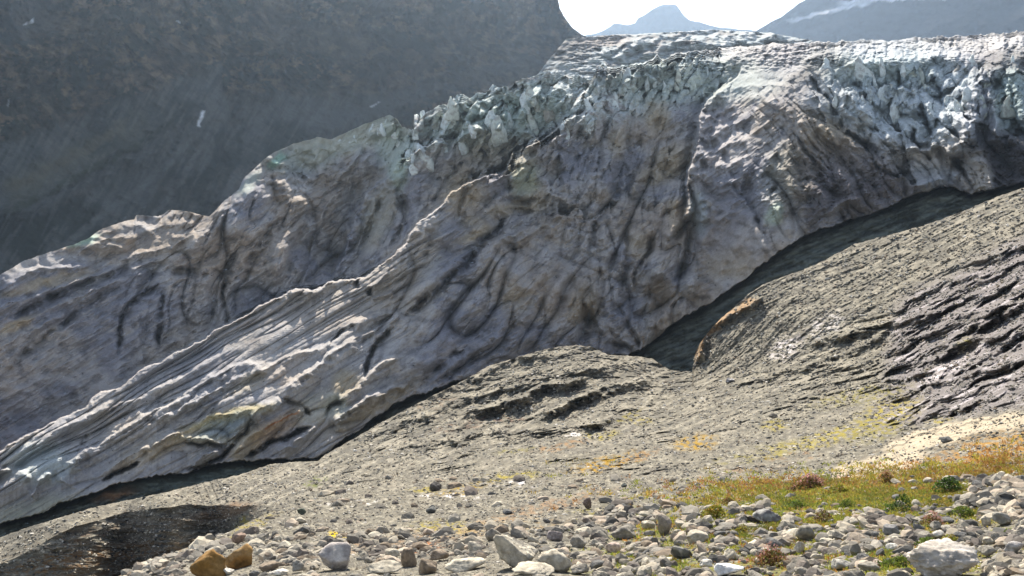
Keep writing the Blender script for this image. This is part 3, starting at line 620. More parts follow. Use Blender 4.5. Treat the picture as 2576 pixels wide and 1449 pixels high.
NG = 620
vg = np.concatenate([np.linspace(-1.6, 0, 24, endpoint=False), np.linspace(0, 1, NG)])[:, None]
yt = c_top(xg)+2.0*noise(xg/18, 0*xg, 1.1)+1.6*noise(xg/6, 0*xg, 1.7)
Xg = np.repeat(xg[None], len(vg), 0)
ysm = np.mean([np.interp(xg+d, xg, c_top(xg)) for d in range(-70, 71, 5)], 0)
def row_y(vv, a, b): return 1475*(1-vv)+b*vv+(a-b)*np.clip(vv, 0, 1)**8
Yg = row_y(vg, yt[None], ysm[None])
Yg = np.where(vg < 0, 1475-1475*vg*1.0, Yg)
NC = [(-400, 2000), (-100, 1700), (160, 1530), (310, 1444), (400, 1404), (500, 1369), (575, 1340), (650, 1303), (760, 1262), (880, 1205), (980, 1165)]
def ground_steps(X, Y):
    r = Relief(X, Y, warp=0.0)
    r.step('P', NC, 1.0, w=300, soft=2.0, ta=0.001, tb=0.45)
    return r.d
GC = [(330, 1470, 30), (500, 1400, 36), (640, 1330, 47), (800, 1280, 60), (900, 1240, 72), (500, 1500, 23), (900, 1500, 17), (1300, 1500, 15), (1800, 1500, 14), (2300, 1500, 13), (2700, 1500, 13), (1000, 1400, 26), (1500, 1400, 22), (2000, 1400, 19), (2500, 1400, 17),
      (1300, 1300, 34), (1800, 1300, 28), (2300, 1300, 24), (2650, 1250, 24), (1000, 1280, 52), (1400, 1200, 60), (1800, 1200, 45), (2100, 1210, 37), (2600, 1100, 38), (1150, 1170, 95), (1500, 1120, 95), (1900, 1100, 78), (2250, 1100, 58), (2600, 1010, 52),
      (1300, 1090, 140), (1450, 872, 222), (1300, 1000, 178), (1000, 1120, 155), (1000, 1045, 190), (850, 1145, 172), (1650, 915, 215), (1740, 950, 198), (1900, 960, 160), (2100, 960, 125), (2250, 1000, 92), (1600, 1020, 155),
      (1750, 925, 203), (1790, 850, 205), (1880, 755, 210), (2060, 670, 212), (2300, 575, 208), (2576, 475, 200), (2800, 410, 190), (1900, 850, 190), (2000, 800, 180), (2100, 800, 165), (2300, 700, 165), (2300, 800, 135), (2450, 650, 155), (2400, 850, 108), (2576, 750, 105), (2576, 900, 75), (2700, 700, 105),
      (0, 1355, 150), (300, 1265, 152), (600, 1190, 160), (-300, 1440, 150), (60, 1440, 121), (200, 1400, 122), (90, 1392, 123.2), (200, 1330, 124.3), (400, 1285, 125.5), (300, 1380, 122.2), (400, 1340, 123.2), (550, 1310, 124), (600, 1280, 128), (-100, 1440, 128), (-100, 1520, 120), (100, 1520, 118), (700, 1230, 142), (850, 1180, 150),
      (0, 2900, 6), (1288, 2900, 5), (2600, 2900, 5), (0, 2000, 10), (1288, 2000, 8.5), (2600, 2000, 8)]
gp = [(a, b) for a, b, c in GC]
gx, gy = np.array(gp).T
gv = np.log([c for a, b, c in GC])-ground_steps(gx, gy)
LR = rbf(gp, gv, Xg, Yg, lam=2e-3)+ground_steps(Xg, Yg)
Rg = np.exp(LR)
QG = Relief(Xg, Yg, warp=3.5, seed=8)
def gr(tile, pts, h, up=8, dn=25, **k): QG.ridge(tile, pts, h, up, dn, **k)
gr('D', [(1290, 1145), (1450, 1060), (1600, 1000), (1710, 955)], 5, 8, 34)
gr('D', [(1130, 1250), (1400, 1180), (1600, 1130)], 1.2, 8, 12); gr('D', [(1200, 1310), (1500, 1200), (1900, 1140)], 1.2, 8, 10); gr('D', [(1280, 1270), (1450, 1230), (1600, 1215)], 0.9, 6, 8)
gr('E', [(430, 770), (600, 745), (830, 715), (1100, 708), (1250, 680), (1400, 650)], 6, 8, 30)
QG.step('E', [(430, 770), (600, 745), (830, 715), (1100, 708), (1250, 680), (1450, 640)], 16, w=110, ta=.3, tb=.3)
gr('E', [(0, 860), (180, 815), (480, 768)], 4, 8, 30); gr('E', [(-150, 1000), (150, 925), (300, 890), (450, 905), (520, 930)], 4, 8, 40); gr('E', [(740, 950), (850, 890), (1000, 880), (1120, 850), (1250, 820)], 3, 8, 28); gr('E', [(700, 860), (850, 800), (1000, 790)], 2.5, 8, 24)
for pts, h in ([[(330, 600), (480, 520), (700, 430), (900, 340), (1100, 300)], 4], [[(300, 680), (560, 590), (760, 510), (1000, 420), (1250, 370)], 4], [[(560, 680), (700, 600), (900, 555), (1050, 480), (1250, 440)], 5], [[(1000, 640), (1200, 560), (1400, 480), (1560, 460)], 6], [[(800, 520), (1000, 460), (1200, 400), (1500, 380)], 3], [[(0, 780), (250, 700), (450, 640)], 3], [[(1200, 700), (1400, 600), (1600, 540)], 3]):
    gr('E', pts, h, 8, 26)
for pts, h in ([[(1020, 775), (1150, 665), (1300, 560), (1500, 450), (1717, 330)], 2.5], [[(1110, 490), (1250, 345), (1450, 250), (1717, 60)], 3.5], [[(1150, 590), (1300, 430), (1500, 300), (1717, 130)], 3.5], [[(1040, 360), (1200, 230), (1400, 150), (1600, 100)], 3], [[(640, 300), (850, 220), (1000, 170), (1300, 110)], 3],
               [[(1180, 620), (1350, 500), (1550, 380), (1717, 260)], 2.5], [[(1250, 700), (1400, 600), (1600, 520), (1717, 440)], 2], [[(1000, 460), (1100, 350), (1250, 260)], 2.5], [[(1420, 220), (1560, 120), (1717, 0)], 3], [[(1100, 700), (1250, 620), (1330, 600)], 1.5], [[(650, 370), (900, 300), (1050, 200)], 2], [[(260, 500), (450, 420), (700, 380)], 2.5], [[(60, 380), (110, 240), (230, 130), (420, 40)], 4], [[(1300, 470), (1450, 400), (1600, 300)], 2.2]):
    gr('G', pts, h, 7, 20)
gr('G', [(0, 760), (300, 700), (600, 690)], 1.0, 8, 14); gr('G', [(0, 700), (200, 690), (330, 700)], 1.2, 8, 10)
Rg = Rg+QG.d*np.clip(Rg/120, .1, 1.3)
gw = to_world(Xg, Yg, Rg)
ax, ay = Xg*math.cos(.45)-Yg*math.sin(.45), Xg*math.sin(.45)+Yg*math.cos(.45)
far = sstep(60, 120, Rg)
slab = sstep(1730, 1800, Xg)*sstep(960, 900, Yg-0.0*Xg)
crag = sstep(-20, 20, (Xg-2230)+0.9*(1100-Yg)-330*0.9-0)*0
mcrag = sstep(0, 60, Xg-2180-(1050-Yg)*0.15)*sstep(1095, 1060, Yg+(Xg-2250)*.17)*sstep(720, 800, Yg+.5*(Xg-2250))
ay_w = ay+14*noise(Xg/90, Yg/60, 3.3, 26)+5*noise(Xg/30, Yg/20, 3.9, 26)
leftm = 1-.85*sstep(950, 750, Xg)
Rg += far*leftm*(-1.7*fbm(ax/120, ay_w/22, 0, 4, .6, 21))*(0.75-.58*slab)*(1+.8*noise(Xg/80, Yg/50, 6, 27))+mcrag*(-5.0*fbm(ax/230, ay_w/40, 1, 4, .48, 22, ridged=True))*(Rg/110)
# shaded lee face of the left mound: a steep even bank below its lip
lip = np.interp(xg, [-420, -100, 0, 65, 150, 225, 350, 450, 550, 640, 760], [1560, 1445, 1418, 1390, 1340, 1312, 1284, 1272, 1268, 1272, 1262])+6*noise(xg/60, 0*xg, 6.6)
nc_y = np.interp(xg, [a for a, b in NC], [b for a, b in NC])
_, _, Tg = dirs(Xg, Yg)
KL = np.array([int(np.argmin(np.abs(Yg[:, c_]-lip[c_]))) for c_ in range(len(xg))])
ww_ = np.ones(41)/41
RL = np.convolve(np.pad(Rg[KL, np.arange(len(xg))], 20, mode='edge'), ww_, 'valid'); TL = np.convolve(np.pad(Tg[KL, np.arange(len(xg))], 20, mode='edge'), ww_, 'valid')
for ci in np.nonzero(xg < 740)[0]:
    yc = Yg[:, ci]; kl = int(np.argmin(np.abs(yc-lip[ci])+1e6*(yc > 3000)))
    if kl < 1: continue
    face = (yc > lip[ci]) & (yc < nc_y[ci]-1.5)
    rn = RL[ci]*np.exp((Tg[:, ci]-TL[ci])/(math.tan(math.radians(50))-.5*(Tg[:, ci]+TL[ci])))-(.8*fbm(Xg[:, ci]/70, Yg[:, ci]/24, 0, 4, .55, 555))
    wq = float(sstep(740, 600, np.array(xg[ci])))
    Rg[:, ci] = np.where(face, Rg[:, ci]*(1-wq)+rn*wq, Rg[:, ci])
midr = sstep(760, 900, Xg+.3*(Yg-1200))*sstep(34, 60, Rg)*sstep(190, 130, Rg)*(1-mcrag)
a2, b2_ = Xg*math.cos(.22)-Yg*math.sin(.22), Xg*math.sin(.22)+Yg*math.cos(.22)+12*noise(Xg/120, Yg/60, 3.3, 28)
Rg += midr*Rg*(-.020*fbm(a2/150, b2_/24, 0, 3, .6, 29, ridged=True)*(.4+.9*sstep(-.1, .4, noise(Xg/160, Yg/60, 8, 30))))
g3 = (gw[..., 0], gw[..., 1], gw[..., 2])
Rg += -(0.004*(1-.75*far*sstep(950, 800, Xg))+.006*far*(.12+.88*sstep(800, 950, Xg)))*Rg*fbm(g3[0]/6, g3[1]/6, 0, 4, .6, 23)
mid = sstep(25, 40, Rg)
c1, c2, cid = cells(g3[0]/.9, g3[1]/1.6, 9)
Rg += mid*(1-far)*(-.5*np.clip(.5-c1, 0, 1))
Rg += far*(.1+.9*sstep(800, 950, Xg))*(-.45*fbm(Xg/9, Yg/6, 0, 3, .65, 25, ridged=True))
Vg = to_world(Xg, Yg, Rg)
PG = Paint(Xg, Yg, (.175, .163, .135))
n1 = fbm(Xg/60, Yg/22, 0, 4, .6, 201); n2 = fbm(Xg/12, Yg/6, 0, 3, .6, 203); n3 = fbm(ax/90, ay/9, 0, 4, .6, 205)
PG.mix((.25, .23, .19), sstep(0, .5, n1)*.7); PG.mix((.14, .13, .115), sstep(0, .5, -n1)*.6)
PG.mix((.085, .085, .078), sstep(.1, .5, n2)*.6); PG.mix((.40, .375, .31), sstep(.2, .6, -n2)*.5)
PG.mix((.13, .125, .112), far*sstep(0, .4, n3)*.6); PG.mix((.33, .305, .255), far*sstep(.05, .5, -n3)*.55)
PG.mix((.19, .175, .185), mcrag*.75); PG.mix((.42, .39, .41), mcrag*sstep(.25, .6, n3)*.8); PG.mix((.09, .085, .08), mcrag*sstep(.15, .6, -n3)*.7)
MOSS, RUST, GRASS, YEL, CREAM = (.19, .17, .05), (.25, .155, .08), (.12, .14, .035), (.27, .225, .045), (.40, .345, .265)
tex = sstep(-.25, .35, fbm(Xg/16, Yg/7, 0, 3, .6, 207)); tex2 = sstep(0, .4, fbm(Xg/26, Yg/9, 3, 3, .6, 209))
for c, rx, ry, ang, col, a, t in [((1000, 900), 230, 34, 16, CREAM, 1, None), ((1300, 740), 300, 26, 14, CREAM, 1, None), ((850, 940), 110, 40, 20, CREAM, 1, None), ((1600, 680), 200, 22, 8, CREAM, .9, None)]:
    PG.blob('G', c, rx*.5, ry*.9, col, a, ang, .16)
for c, rx, ry, ang, col, a, t in [((900, 540), 240, 34, 10, MOSS, .8, tex), ((1030, 640), 170, 60, 20, YEL, .9, tex), ((700, 760), 280, 30, 14, YEL, .9, tex), ((60, 780), 110, 34, 8, (.30, .19, .03), .95, tex), ((460, 690), 60, 22, 0, YEL, .9, tex), ((980, 720), 160, 40, 14, MOSS, .8, tex), ((400, 830), 260, 26, 14, MOSS, .7, tex2),
        ((560, 850), 110, 16, 5, RUST, .7, tex2), ((300, 920), 220, 16, 8, RUST, .5, tex2), ((1290, 670), 60, 12, 5, YEL, .8, tex), ((1420, 280), 40, 22, 20, MOSS, .8, tex), ((1450, 880), 420, 55, 9, RUST, .85, tex), ((1600, 800), 260, 60, 8, (.30, .17, .04), .9, tex), ((900, 1000), 560, 50, 6, (.30, .16, .06), .8, tex), ((750, 960), 120, 20, 10, (.36, .20, .17), .5, tex),
        ((1150, 1010), 520, 75, 5, MOSS, .85, tex), ((500, 1080), 420, 60, 0, (.26, .17, .05), .8, tex), ((150, 1120), 150, 50, -15, (.24, .22, .03), .9, tex), ((900, 1130), 560, 70, 0, GRASS, .75, tex2), ((800, 1180), 110, 50, 0, (.20, .10, .04), .7, tex), ((1400, 1120), 260, 50, 0, GRASS, .7, tex2), ((900, 1290), 900, 130, 0, (.15, .145, .04), .8, tex2), ((400, 1200), 500, 90, 0, (.17, .15, .05), .7, tex2), ((1450, 1300), 300, 90, 0, (.14, .14, .04), .6, tex2), ((450, 1360), 130, 40, 0, (.16, .13, .03), .8, tex), ((1200, 1280), 280, 40, 0, GRASS, .7, tex2), ((1100, 1380), 200, 50, 0, MOSS, .7, tex), ((250, 1240), 150, 50, 20, GRASS, .6, tex2)]:
    PG.blob('G', c, rx*.5, ry*.6, col, a, ang, .5, t)
for c, rx, ry, ang, col, a, t in [((1340, 880), 170, 26, 14, (.30, .18, .02), .95, tex), ((1480, 850), 110, 14, 14, RUST, .8, tex), ((930, 940), 60, 16, 5, YEL, 1, tex), ((780, 960), 90, 14, 5, YEL, .9, tex), ((600, 1015), 150, 20, 12, (.27, .19, .04), .9, tex), ((400, 1020), 60, 14, 0, YEL, .9, tex), ((1100, 800), 130, 16, 10, RUST, .8, tex), ((880, 820), 90, 10, 5, MOSS, .8, tex), ((1300, 740), 90, 14, 5, YEL, .9, tex), ((1500, 670), 60, 16, 0, YEL, .8, tex), ((1430, 650), 90, 8, 20, YEL, .7, tex),
        ((1000, 1110), 380, 22, 14, (.27, .18, .11), .7, tex), ((300, 1280), 420, 36, 6, (.26, .175, .11), .7, tex), ((500, 1200), 140, 26, 0, YEL, .8, tex), ((400, 1310), 90, 20, 0, (.40, .15, .05), .8, tex), ((800, 1200), 300, 30, 5, (.34, .24, .12), .6, tex2), ((1300, 1130), 160, 12, -5, MOSS, .8, tex), ((1250, 1380), 160, 34, 0, GRASS, .95, tex), ((1500, 1380), 340, 60, 0, (.19, .20, .03), .95, tex), ((1600, 1280), 160, 30, 0, GRASS, .6, tex2), ((480, 580), 110, 14, 15, (.19, .14, .1), .6, tex2), ((590, 700), 120, 16, 5, (.18, .12, .09), .6, tex2), ((790, 660), 130, 12, 3, (.21, .12, .09), .7, tex2), ((1190, 520), 70, 10, 0, (.20, .13, .11), .6, tex2), ((560, 1050), 150, 14, 0, (.62, .60, .60), .95, tex2), ((880, 990), 120, 14, 5, (.60, .58, .60), .8, tex2), ((1150, 740), 60, 14, -10, (.60, .58, .58), .9, tex2), ((60, 1080), 130, 10, 0, (.58, .56, .55), .7, tex2)]:
    PG.blob('E', c, rx*.5, ry*.6, col, a, ang, .5, t)
for c, rx, ry, ang, col, a, t in [((700, 1215), 640, 80, 8, (.125, .12, .10), .85, tex2), ((450, 1290), 500, 110, 12, (.17, .15, .12), .75, tex2), ((600, 1330), 420, 34, 8, (.15, .10, .06), .8, tex2), ((250, 1380), 110, 34, 10, (.18, .11, .06), .7, tex2), ((420, 1250), 200, 26, 12, (.16, .11, .08), .7, tex2), ((1120, 1130), 160, 30, 12, (.20, .12, .07), .6, None), ((500, 1420), 460, 50, 12, (.17, .12, .075), .75, tex), ((350, 1370), 420, 40, 10, (.20, .12, .06), .7, tex), ((800, 1180), 500, 30, 6, (.16, .13, .10), .7, tex), ((1580, 980), 60, 16, 20, GRASS, .8, tex), ((1260, 1200), 140, 20, 25, (.24, .20, .06), .8, tex), ((1210, 1180), 50, 16, 25, YEL, .7, tex), ((1700, 1245), 50, 14, 0, (.5, .36, .02), 1, None), ((750, 1400), 120, 12, 25, (.30, .18, .06), .7, tex)]:  # leading dark blobs put the lee face's shade into the colour
    PG.blob('D', c, rx*.5, ry*.6, col, a, ang, .4, t)
def moss(x, y): return sstep(-.08, .22, fbm(x/64, y/24, 9, 3, .55, 771)+.05)*sstep(1480, 1620, x)*sstep(1250, 1290, y)*sstep(2560, 2440, x+.2*(y-1300))
MO = moss(Xg, Yg)
PG.mix((.15, .15, .04), MO*.8); PG.mix((.23, .15, .05), MO*sstep(.1, .5, n2)*.6)
for pts in ([(800, 960), (900, 900), (980, 870)], [(900, 920), (1000, 870), (1080, 850)], [(1000, 830), (1150, 760), (1300, 700)], [(1200, 740), (1400, 690), (1600, 660)], [(780, 900), (900, 860), (1000, 800)]):
    PG.line('G', pts, 2.2, (.16, .14, .11), .8)
PG.line('G', [(60, 390), (110, 250), (230, 130), (380, 50)], 8, (.36, .24, .14), .8)
PG.blob('G', (520, 300), 40, 26, (.62, .58, .60), .8, 25, .5, tex); PG.blob('G', (720, 190), 50, 24, (.55, .52, .52), .7, 30, .5, tex); PG.blob('G', (1330, 410), 60, 14, (.60, .55, .58), .8, 30, .5, tex)
tail = []
zc = Vg[-1, :, 2]
for dr, dz in ((4, 1.5), (14, 10), (34, 34), (60, 60)):
    hx, hy, _t = dirs(xg, yt)
    rr = Rg[-1]+dr
    tail.append(np.stack([hx*rr, hy*rr, zc-dz], -1))
near = np.stack([dirs(xg, yt)[0]*-3, dirs(xg, yt)[1]*-3, xg*0-2.6], -1)
PG.c = PG.c*np.array([1.0, 1.0, .97])
Vall = np.concatenate([near[None], Vg, np.stack(tail)], 0)
Call = np.concatenate([PG.c[:1], PG.c, np.repeat(PG.c[-1:], 4, 0)], 0)
sheet("ground", Vall, M_ground, Call)

# look-up of the ground at any traced position
i0 = 24
gYcols = Yg[i0:]; 
def ground_at(px, py):
    """range of the built ground at (px,py), for arrays"""
    px = np.asarray(px, float); py = np.asarray(py, float)
    ci = np.clip(np.searchsorted(xg, px), 0, len(xg)-1)
    a_, b_ = yt[ci], ysm[ci]
    lo_, hi_ = np.zeros_like(px), np.ones_like(px)
    for _ in range(14):
        m_ = .5*(lo_+hi_); up_ = row_y(m_, a_, b_) > py
        lo_ = np.where(up_, m_, lo_); hi_ = np.where(up_, hi_, m_)
    vv = .5*(lo_+hi_)*(NG-1)
    a = np.floor(vv).astype(int); b = np.minimum(a+1, NG-1); ff = vv-a
    return Rg[i0+a, ci]*(1-ff)+Rg[i0+b, ci]*ff

# ------------------------------------------------------------------ MOUNTAINS behind
def far_sheet(name, top, bot, r0, slope, mat, colf, nx=300, ny=120, amp=1.0, x0=-600, x1=3200, back=900, jag=3.0, seed=5, rel=None):
    xx = np.linspace(x0, x1, nx); vv = np.linspace(0, 1, ny)[:, None]
    tt = top(xx)+jag*noise(xx/26, 0*xx, seed)+jag*.6*noise(xx/8, 0*xx, seed+.5)
    XX = np.repeat(xx[None], ny, 0); YY = bot(xx)[None]*(1-vv)+tt[None]*vv
    _, _, t = dirs(XX, YY)
    fq = 1.0/np.maximum(math.tan(math.radians(slope))-t, .15)
    ln = np.zeros_like(XX); ln[1:] = np.cumsum(.5*(fq[1:]+fq[:-1])*np.diff(t, axis=0), 0)
    RR = r0(xx)[None]*np.exp(ln)
    if rel is not None: RR = RR+rel(XX, YY)
    w = to_world(XX, YY, RR)
    RR = RR-amp*fbm(w[..., 0]/180, w[..., 1]/180, w[..., 2]/180, 5, .55, seed)
    Vv = to_world(XX, YY, RR)
    hx, hy, _ = dirs(xx, tt)
    bk = [np.stack([hx*(RR[-1]+d), hy*(RR[-1]+d), Vv[-1, :, 2]-e], -1) for d, e in ((back*.1, back*.05), (back, back*.8))]
    c = colf(XX, YY, w)
    sheet(name, np.concatenate([Vv, np.stack(bk)], 0), mat, np.concatenate([c, c[-1:], c[-1:]], 0))
    return Vv

# upper icefield beyond the brow of the glacier
def c_ice(XX, YY, w):
    p = Paint(XX, YY, (.42, .47, .48)); n = fbm(XX/60, YY/14, 0, 4, .6, 301)
    p.mix((.55, .58, .58), sstep(0, .4, n)); p.mix((.30, .29, .28), sstep(0, .4, -n)*.8)
    p.blob('B', (420, 210), 90, 16, (.34, .29, .26), .8, 5); p.blob('B', (300, 260), 60, 30, (.20, .20, .20), .8, 0)
    return p.c
def rel_ice(XX, YY):
    q = Relief(XX, YY, 4)
    for pts in ([(520, 300), (640, 220), (780, 190), (900, 170)], [(900, 240), (1050, 190), (1200, 170), (1400, 180)], [(450, 250), (560, 215), (700, 180)], [(650, 270), (800, 225), (950, 200)], [(1050, 220), (1200, 200), (1350, 195)]):
        q.ridge('B', pts, 14, 10, 22)
    return q.d-9*fbm(XX/30, YY/12, 0, 4, .6, 303)
far_sheet("glacier_plateau", curve([(1100, 400), (1300, 260), (1380, 150), (1425, 98), (1500, 90), (1560, 87), (1640, 84), (1700, 80), (1790, 75), (1860, 78), (1938, 83), (1990, 92), (2050, 104), (2150, 112), (2400, 130)]), curve([(1100, 420), (1430, 260), (2400, 260)]), curve([(1100, 620), (2400, 640)]), 24, M_ice, c_ice, 460, 150, 8, 1100, 2400, 800, 2.0, 13, rel_ice)

# dark mountain wall on the left: a cliff with scree fans, wrapped round its right-hand edge
ny, nx = 420, 620
edge_x = curve([(-1200, 1300), (-700, 1330), (-300, 1372), (-100, 1394), (0, 1404), (20, 1408), (40, 1418), (60, 1432), (75, 1446), (88, 1466), (100, 1492), (115, 1530), (140, 1600), (700, 2500)])
yy = np.concatenate([np.linspace(950, 0, 340, endpoint=False), np.linspace(0, -1050, ny-340)])
YY = np.repeat(yy[:, None], nx, 1)*1.0
ex = edge_x(-(-yy))+2.5*noise(yy/9, 0*yy, 3)+2*noise(yy/30, 0*yy, 4)
XX = -700+(ex[:, None]+700)*np.linspace(0, 1, nx)[None]
YY = np.where(YY < -60, -60+(YY+60)*(1-.62*sstep(700, 1380, XX)), YY)
_, _, t = dirs(XX, YY)
SLW = rbf([(-400, 600), (200, 650), (600, 550), (900, 400), (200, 350), (500, 200), (900, 200), (1200, 150), (100, 100), (1300, 50), (600, -400), (0, -400), (1200, -400), (1200, 300), (1000, -900), (0, -900), (700, 350), (400, 450)], [38, 36, 38, 40, 52, 55, 50, 54, 58, 62, 58, 58, 60, 40, 58, 58, 42, 38], XX, YY)
fq = 1/np.maximum(np.tan(np.radians(SLW))-t, .2)
ln = np.zeros_like(XX); ln[1:] = np.cumsum(.5*(fq[1:]+fq[:-1])*np.diff(t, axis=0), 0)
RW = curve([(-700, 900), (0, 950), (600, 1020), (1400, 1250), (2500, 1500)])(XX)*np.exp(ln)
kk = np.ones(9)/9
for _ in range(10):
    Rp = np.pad(RW, ((0, 0), (4, 4)), mode='edge'); RW = sum(kk[j]*Rp[:, j:j+nx] for j in range(9))
QW = Relief(XX, YY, 6)
for pts, h, up, dn in ([[(-50, 570), (200, 470), (400, 350), (520, 255)], 25, 20, 60], [[(400, 560), (480, 440), (530, 320)], 16, 20, 30], [[(330, 560), (430, 430), (500, 300)], 14, 16, 26], [[(520, 520), (560, 400), (570, 280)], 22, 30, 30], [[(600, 520), (800, 330), (1000, 270), (1200, 240)], 20, 40, 50],
                       [[(0, 250), (200, 120), (350, 0)], 40, 60, 60], [[(250, 330), (300, 150), (260, 0)], 30, 30, 40], [[(650, 260), (700, 120), (820, 0)], 40, 50, 50], [[(900, 260), (980, 120), (1000, 0)], 40, 50, 50], [[(1150, 200), (1200, 90), (1220, 0)], 30, 40, 40], [[(1400, 120), (1380, 60), (1340, 0)], 15, 14, 40], [[(1180, 200), (1330, 170), (1480, 130)], 18, 20, 40]):
    QW.ridge('P', pts, h, up, dn)
QW.groove('P', [(0, 560), (200, 450), (380, 345), (500, 250)], 8, 14); QW.groove('P', [(540, 460), (575, 330), (600, 180), (560, 60)], 22, 30)
RW += QW.d
w = to_world(XX, YY, RW)
rocky = 1-sstep(215, 255, YY+0.0*XX-(350-XX)*0.35*(XX < 560)-0*(XX))*sstep(1100, 900, XX)*.9
RW += -rocky*(40*fbm(w[..., 0]/80, w[..., 1]/70, w[..., 2]/130, 5, .6, 401, ridged=True))-9*fbm(w[..., 0]/25, w[..., 1]/25, w[..., 2]/60, 4, .6, 402)
VW = to_world(XX, YY, RW)
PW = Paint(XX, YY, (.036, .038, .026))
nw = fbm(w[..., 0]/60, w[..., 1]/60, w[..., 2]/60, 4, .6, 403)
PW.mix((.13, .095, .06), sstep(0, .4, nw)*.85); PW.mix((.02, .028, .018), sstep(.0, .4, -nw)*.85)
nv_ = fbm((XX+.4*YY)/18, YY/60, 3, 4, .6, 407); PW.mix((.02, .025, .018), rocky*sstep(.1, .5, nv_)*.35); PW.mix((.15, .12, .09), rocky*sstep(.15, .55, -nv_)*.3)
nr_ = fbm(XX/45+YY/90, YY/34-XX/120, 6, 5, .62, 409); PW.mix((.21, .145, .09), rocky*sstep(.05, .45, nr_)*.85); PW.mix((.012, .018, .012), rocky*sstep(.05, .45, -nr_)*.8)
wv = fbm((XX+.55*YY)/15, YY/110, 0, 4, .6, 405)
scree = (1-rocky/1.0)
PW.mix((.085, .09, .09), np.clip(scree, 0, 1)*.85); PW.mix((.035, .04, .032), np.clip(scree, 0, 1)*sstep(.0, .35, wv)*.6)
PW.line('P', [(0, 545), (180, 455), (380, 345), (480, 270)], 12, (.035, .04, .02), .8)
PW.line('P', [(0, 500), (180, 400), (380, 290)], 40, (.09, .09, .065), .7)
PW.blob('P', (1180, 195), 230, 26, (.085, .09, .095), .7, 14); PW.blob('P', (880, 290), 260, 24, (.085, .09, .09), .7, 15)
for c, rx, ry, a_ in (((440, 150), 60, 40, 0), ((250, 230), 70, 30, 30), ((1130, 70), 70, 40, 0), ((700, 60), 90, 40, -20), ((1000, 180), 90, 40, 10)):
    PW.blob('P', c, rx, ry, (.085, .06, .045), .6, a_)
SNOW = (.75, .77, .80)
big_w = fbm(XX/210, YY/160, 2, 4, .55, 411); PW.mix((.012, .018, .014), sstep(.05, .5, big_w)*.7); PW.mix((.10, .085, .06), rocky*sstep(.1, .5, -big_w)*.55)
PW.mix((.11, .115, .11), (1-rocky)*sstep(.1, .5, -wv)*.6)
for pts_, w_, c_ in ([[(130, 640), (260, 540), (420, 420), (500, 320)], 10, (.12, .125, .12)], [[(330, 620), (440, 480), (520, 350)], 8, (.13, .13, .125)], [[(480, 520), (540, 420), (560, 300)], 10, (.02, .025, .022)], [[(560, 470), (600, 380), (620, 300)], 8, (.03, .035, .03)], [[(600, 540), (700, 440), (820, 360)], 26, (.035, .032, .02)], [[(0, 480), (120, 430), (260, 350), (330, 300)], 14, (.10, .09, .06)]):
    PW.line('P', pts_, w_, c_, .75)
PW.blob('P', (60, 40), 90, 60, (.07, .08, .085), .7, 20)
PW.blob('P', (72, 56), 16, 3, SNOW, 1, 30, .3); PW.blob('P', (452, 52), 8, 3, SNOW, 1, -20, .3); PW.blob('P', (940, 266), 14, 2.0, SNOW, .9, 25, .3); PW.blob('P', (20, 262), 3, 12, (.5, .52, .55), .7, 0, .4)
PW.line('P', [(500, 316), (506, 300), (515, 278)], 5.5, SNOW, 1.0)
bk = []
for d in (60, 400, 1500):
    rr = RW[:, -1]+d; hx, hy, tt_ = dirs(ex, yy)
    zz = tt_*RW[:, -1]
    bk.append(np.stack([hx*rr-d*.35, hy*rr, zz-d*.1], -1))
VWa = np.concatenate([VW, np.stack(bk, 1)], 1); CWa = np.concatenate([PW.c, np.repeat(PW.c[:, -1:], 3, 1)], 1)
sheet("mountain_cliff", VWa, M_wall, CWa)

def c_far(base, snow=()):
    def f(XX, YY, w):
        p = Paint(XX, YY, base); n = fbm(XX/50, YY/30, 0, 4, .6, 501)
        p.mix(tuple(.7*b for b in base), sstep(0, .4, n)*.7)
        for s_ in snow: p.line('P', s_[0], s_[1], SNOW, .85)
        return p.c
    return f
far_sheet("mountain_peak", curve([(1000, 140), (1440, 95), (1500, 84), (1520, 76), (1533, 68), (1545, 58), (1560, 60), (1580, 63), (1598, 58), (1604, 46), (1622, 38), (1640, 24), (1660, 15), (1672, 11), (1700, 12), (1708, 22), (1720, 38), (1735, 52), (1760, 55), (1785, 64), (1820, 70), (1860, 74), (2000, 85), (2300, 120)]),
          curve([(1000, 330), (2300, 330)]), curve([(1000, 5200), (2300, 5600)]), 48, M_far, c_far((.04, .045, .055)), 340, 60, 60, 1000, 2300, 900, 1.5, 21)
far_sheet("mountain_slope", curve([(1700, 190), (1860, 92), (1905, 76), (1935, 58), (1965, 42), (1990, 25), (2010, 8), (2035, -5), (2080, -25), (2150, -70), (2300, -190), (2600, -330), (3400, -500)]),
          curve([(1700, 420), (3400, 420)]), curve([(1700, 3800), (3400, 3200)]), 44, M_far, c_far((.04, .042, .05), [([(1975, 55), (2040, 38), (2100, 22), (2160, 14), (2200, 8)], 5), ([(2100, 10), (2180, 2), (2260, -2), (2400, -12)], 6)]), 420, 160, 60, 1700, 3400, 1500, 2.0, 23)

# valley floor far below, under everything, out to the mountains
me = raw_mesh("valley_floor", np.array([[-9000, -200, -150], [9000, -200, -150], [9000, 12000, -150], [-9000, 12000, -150]], float), np.array([[0, 1, 2, 3]]), M_wall, np.full((4, 3), .1))
tag(link("valley_floor", me), kind="structure")
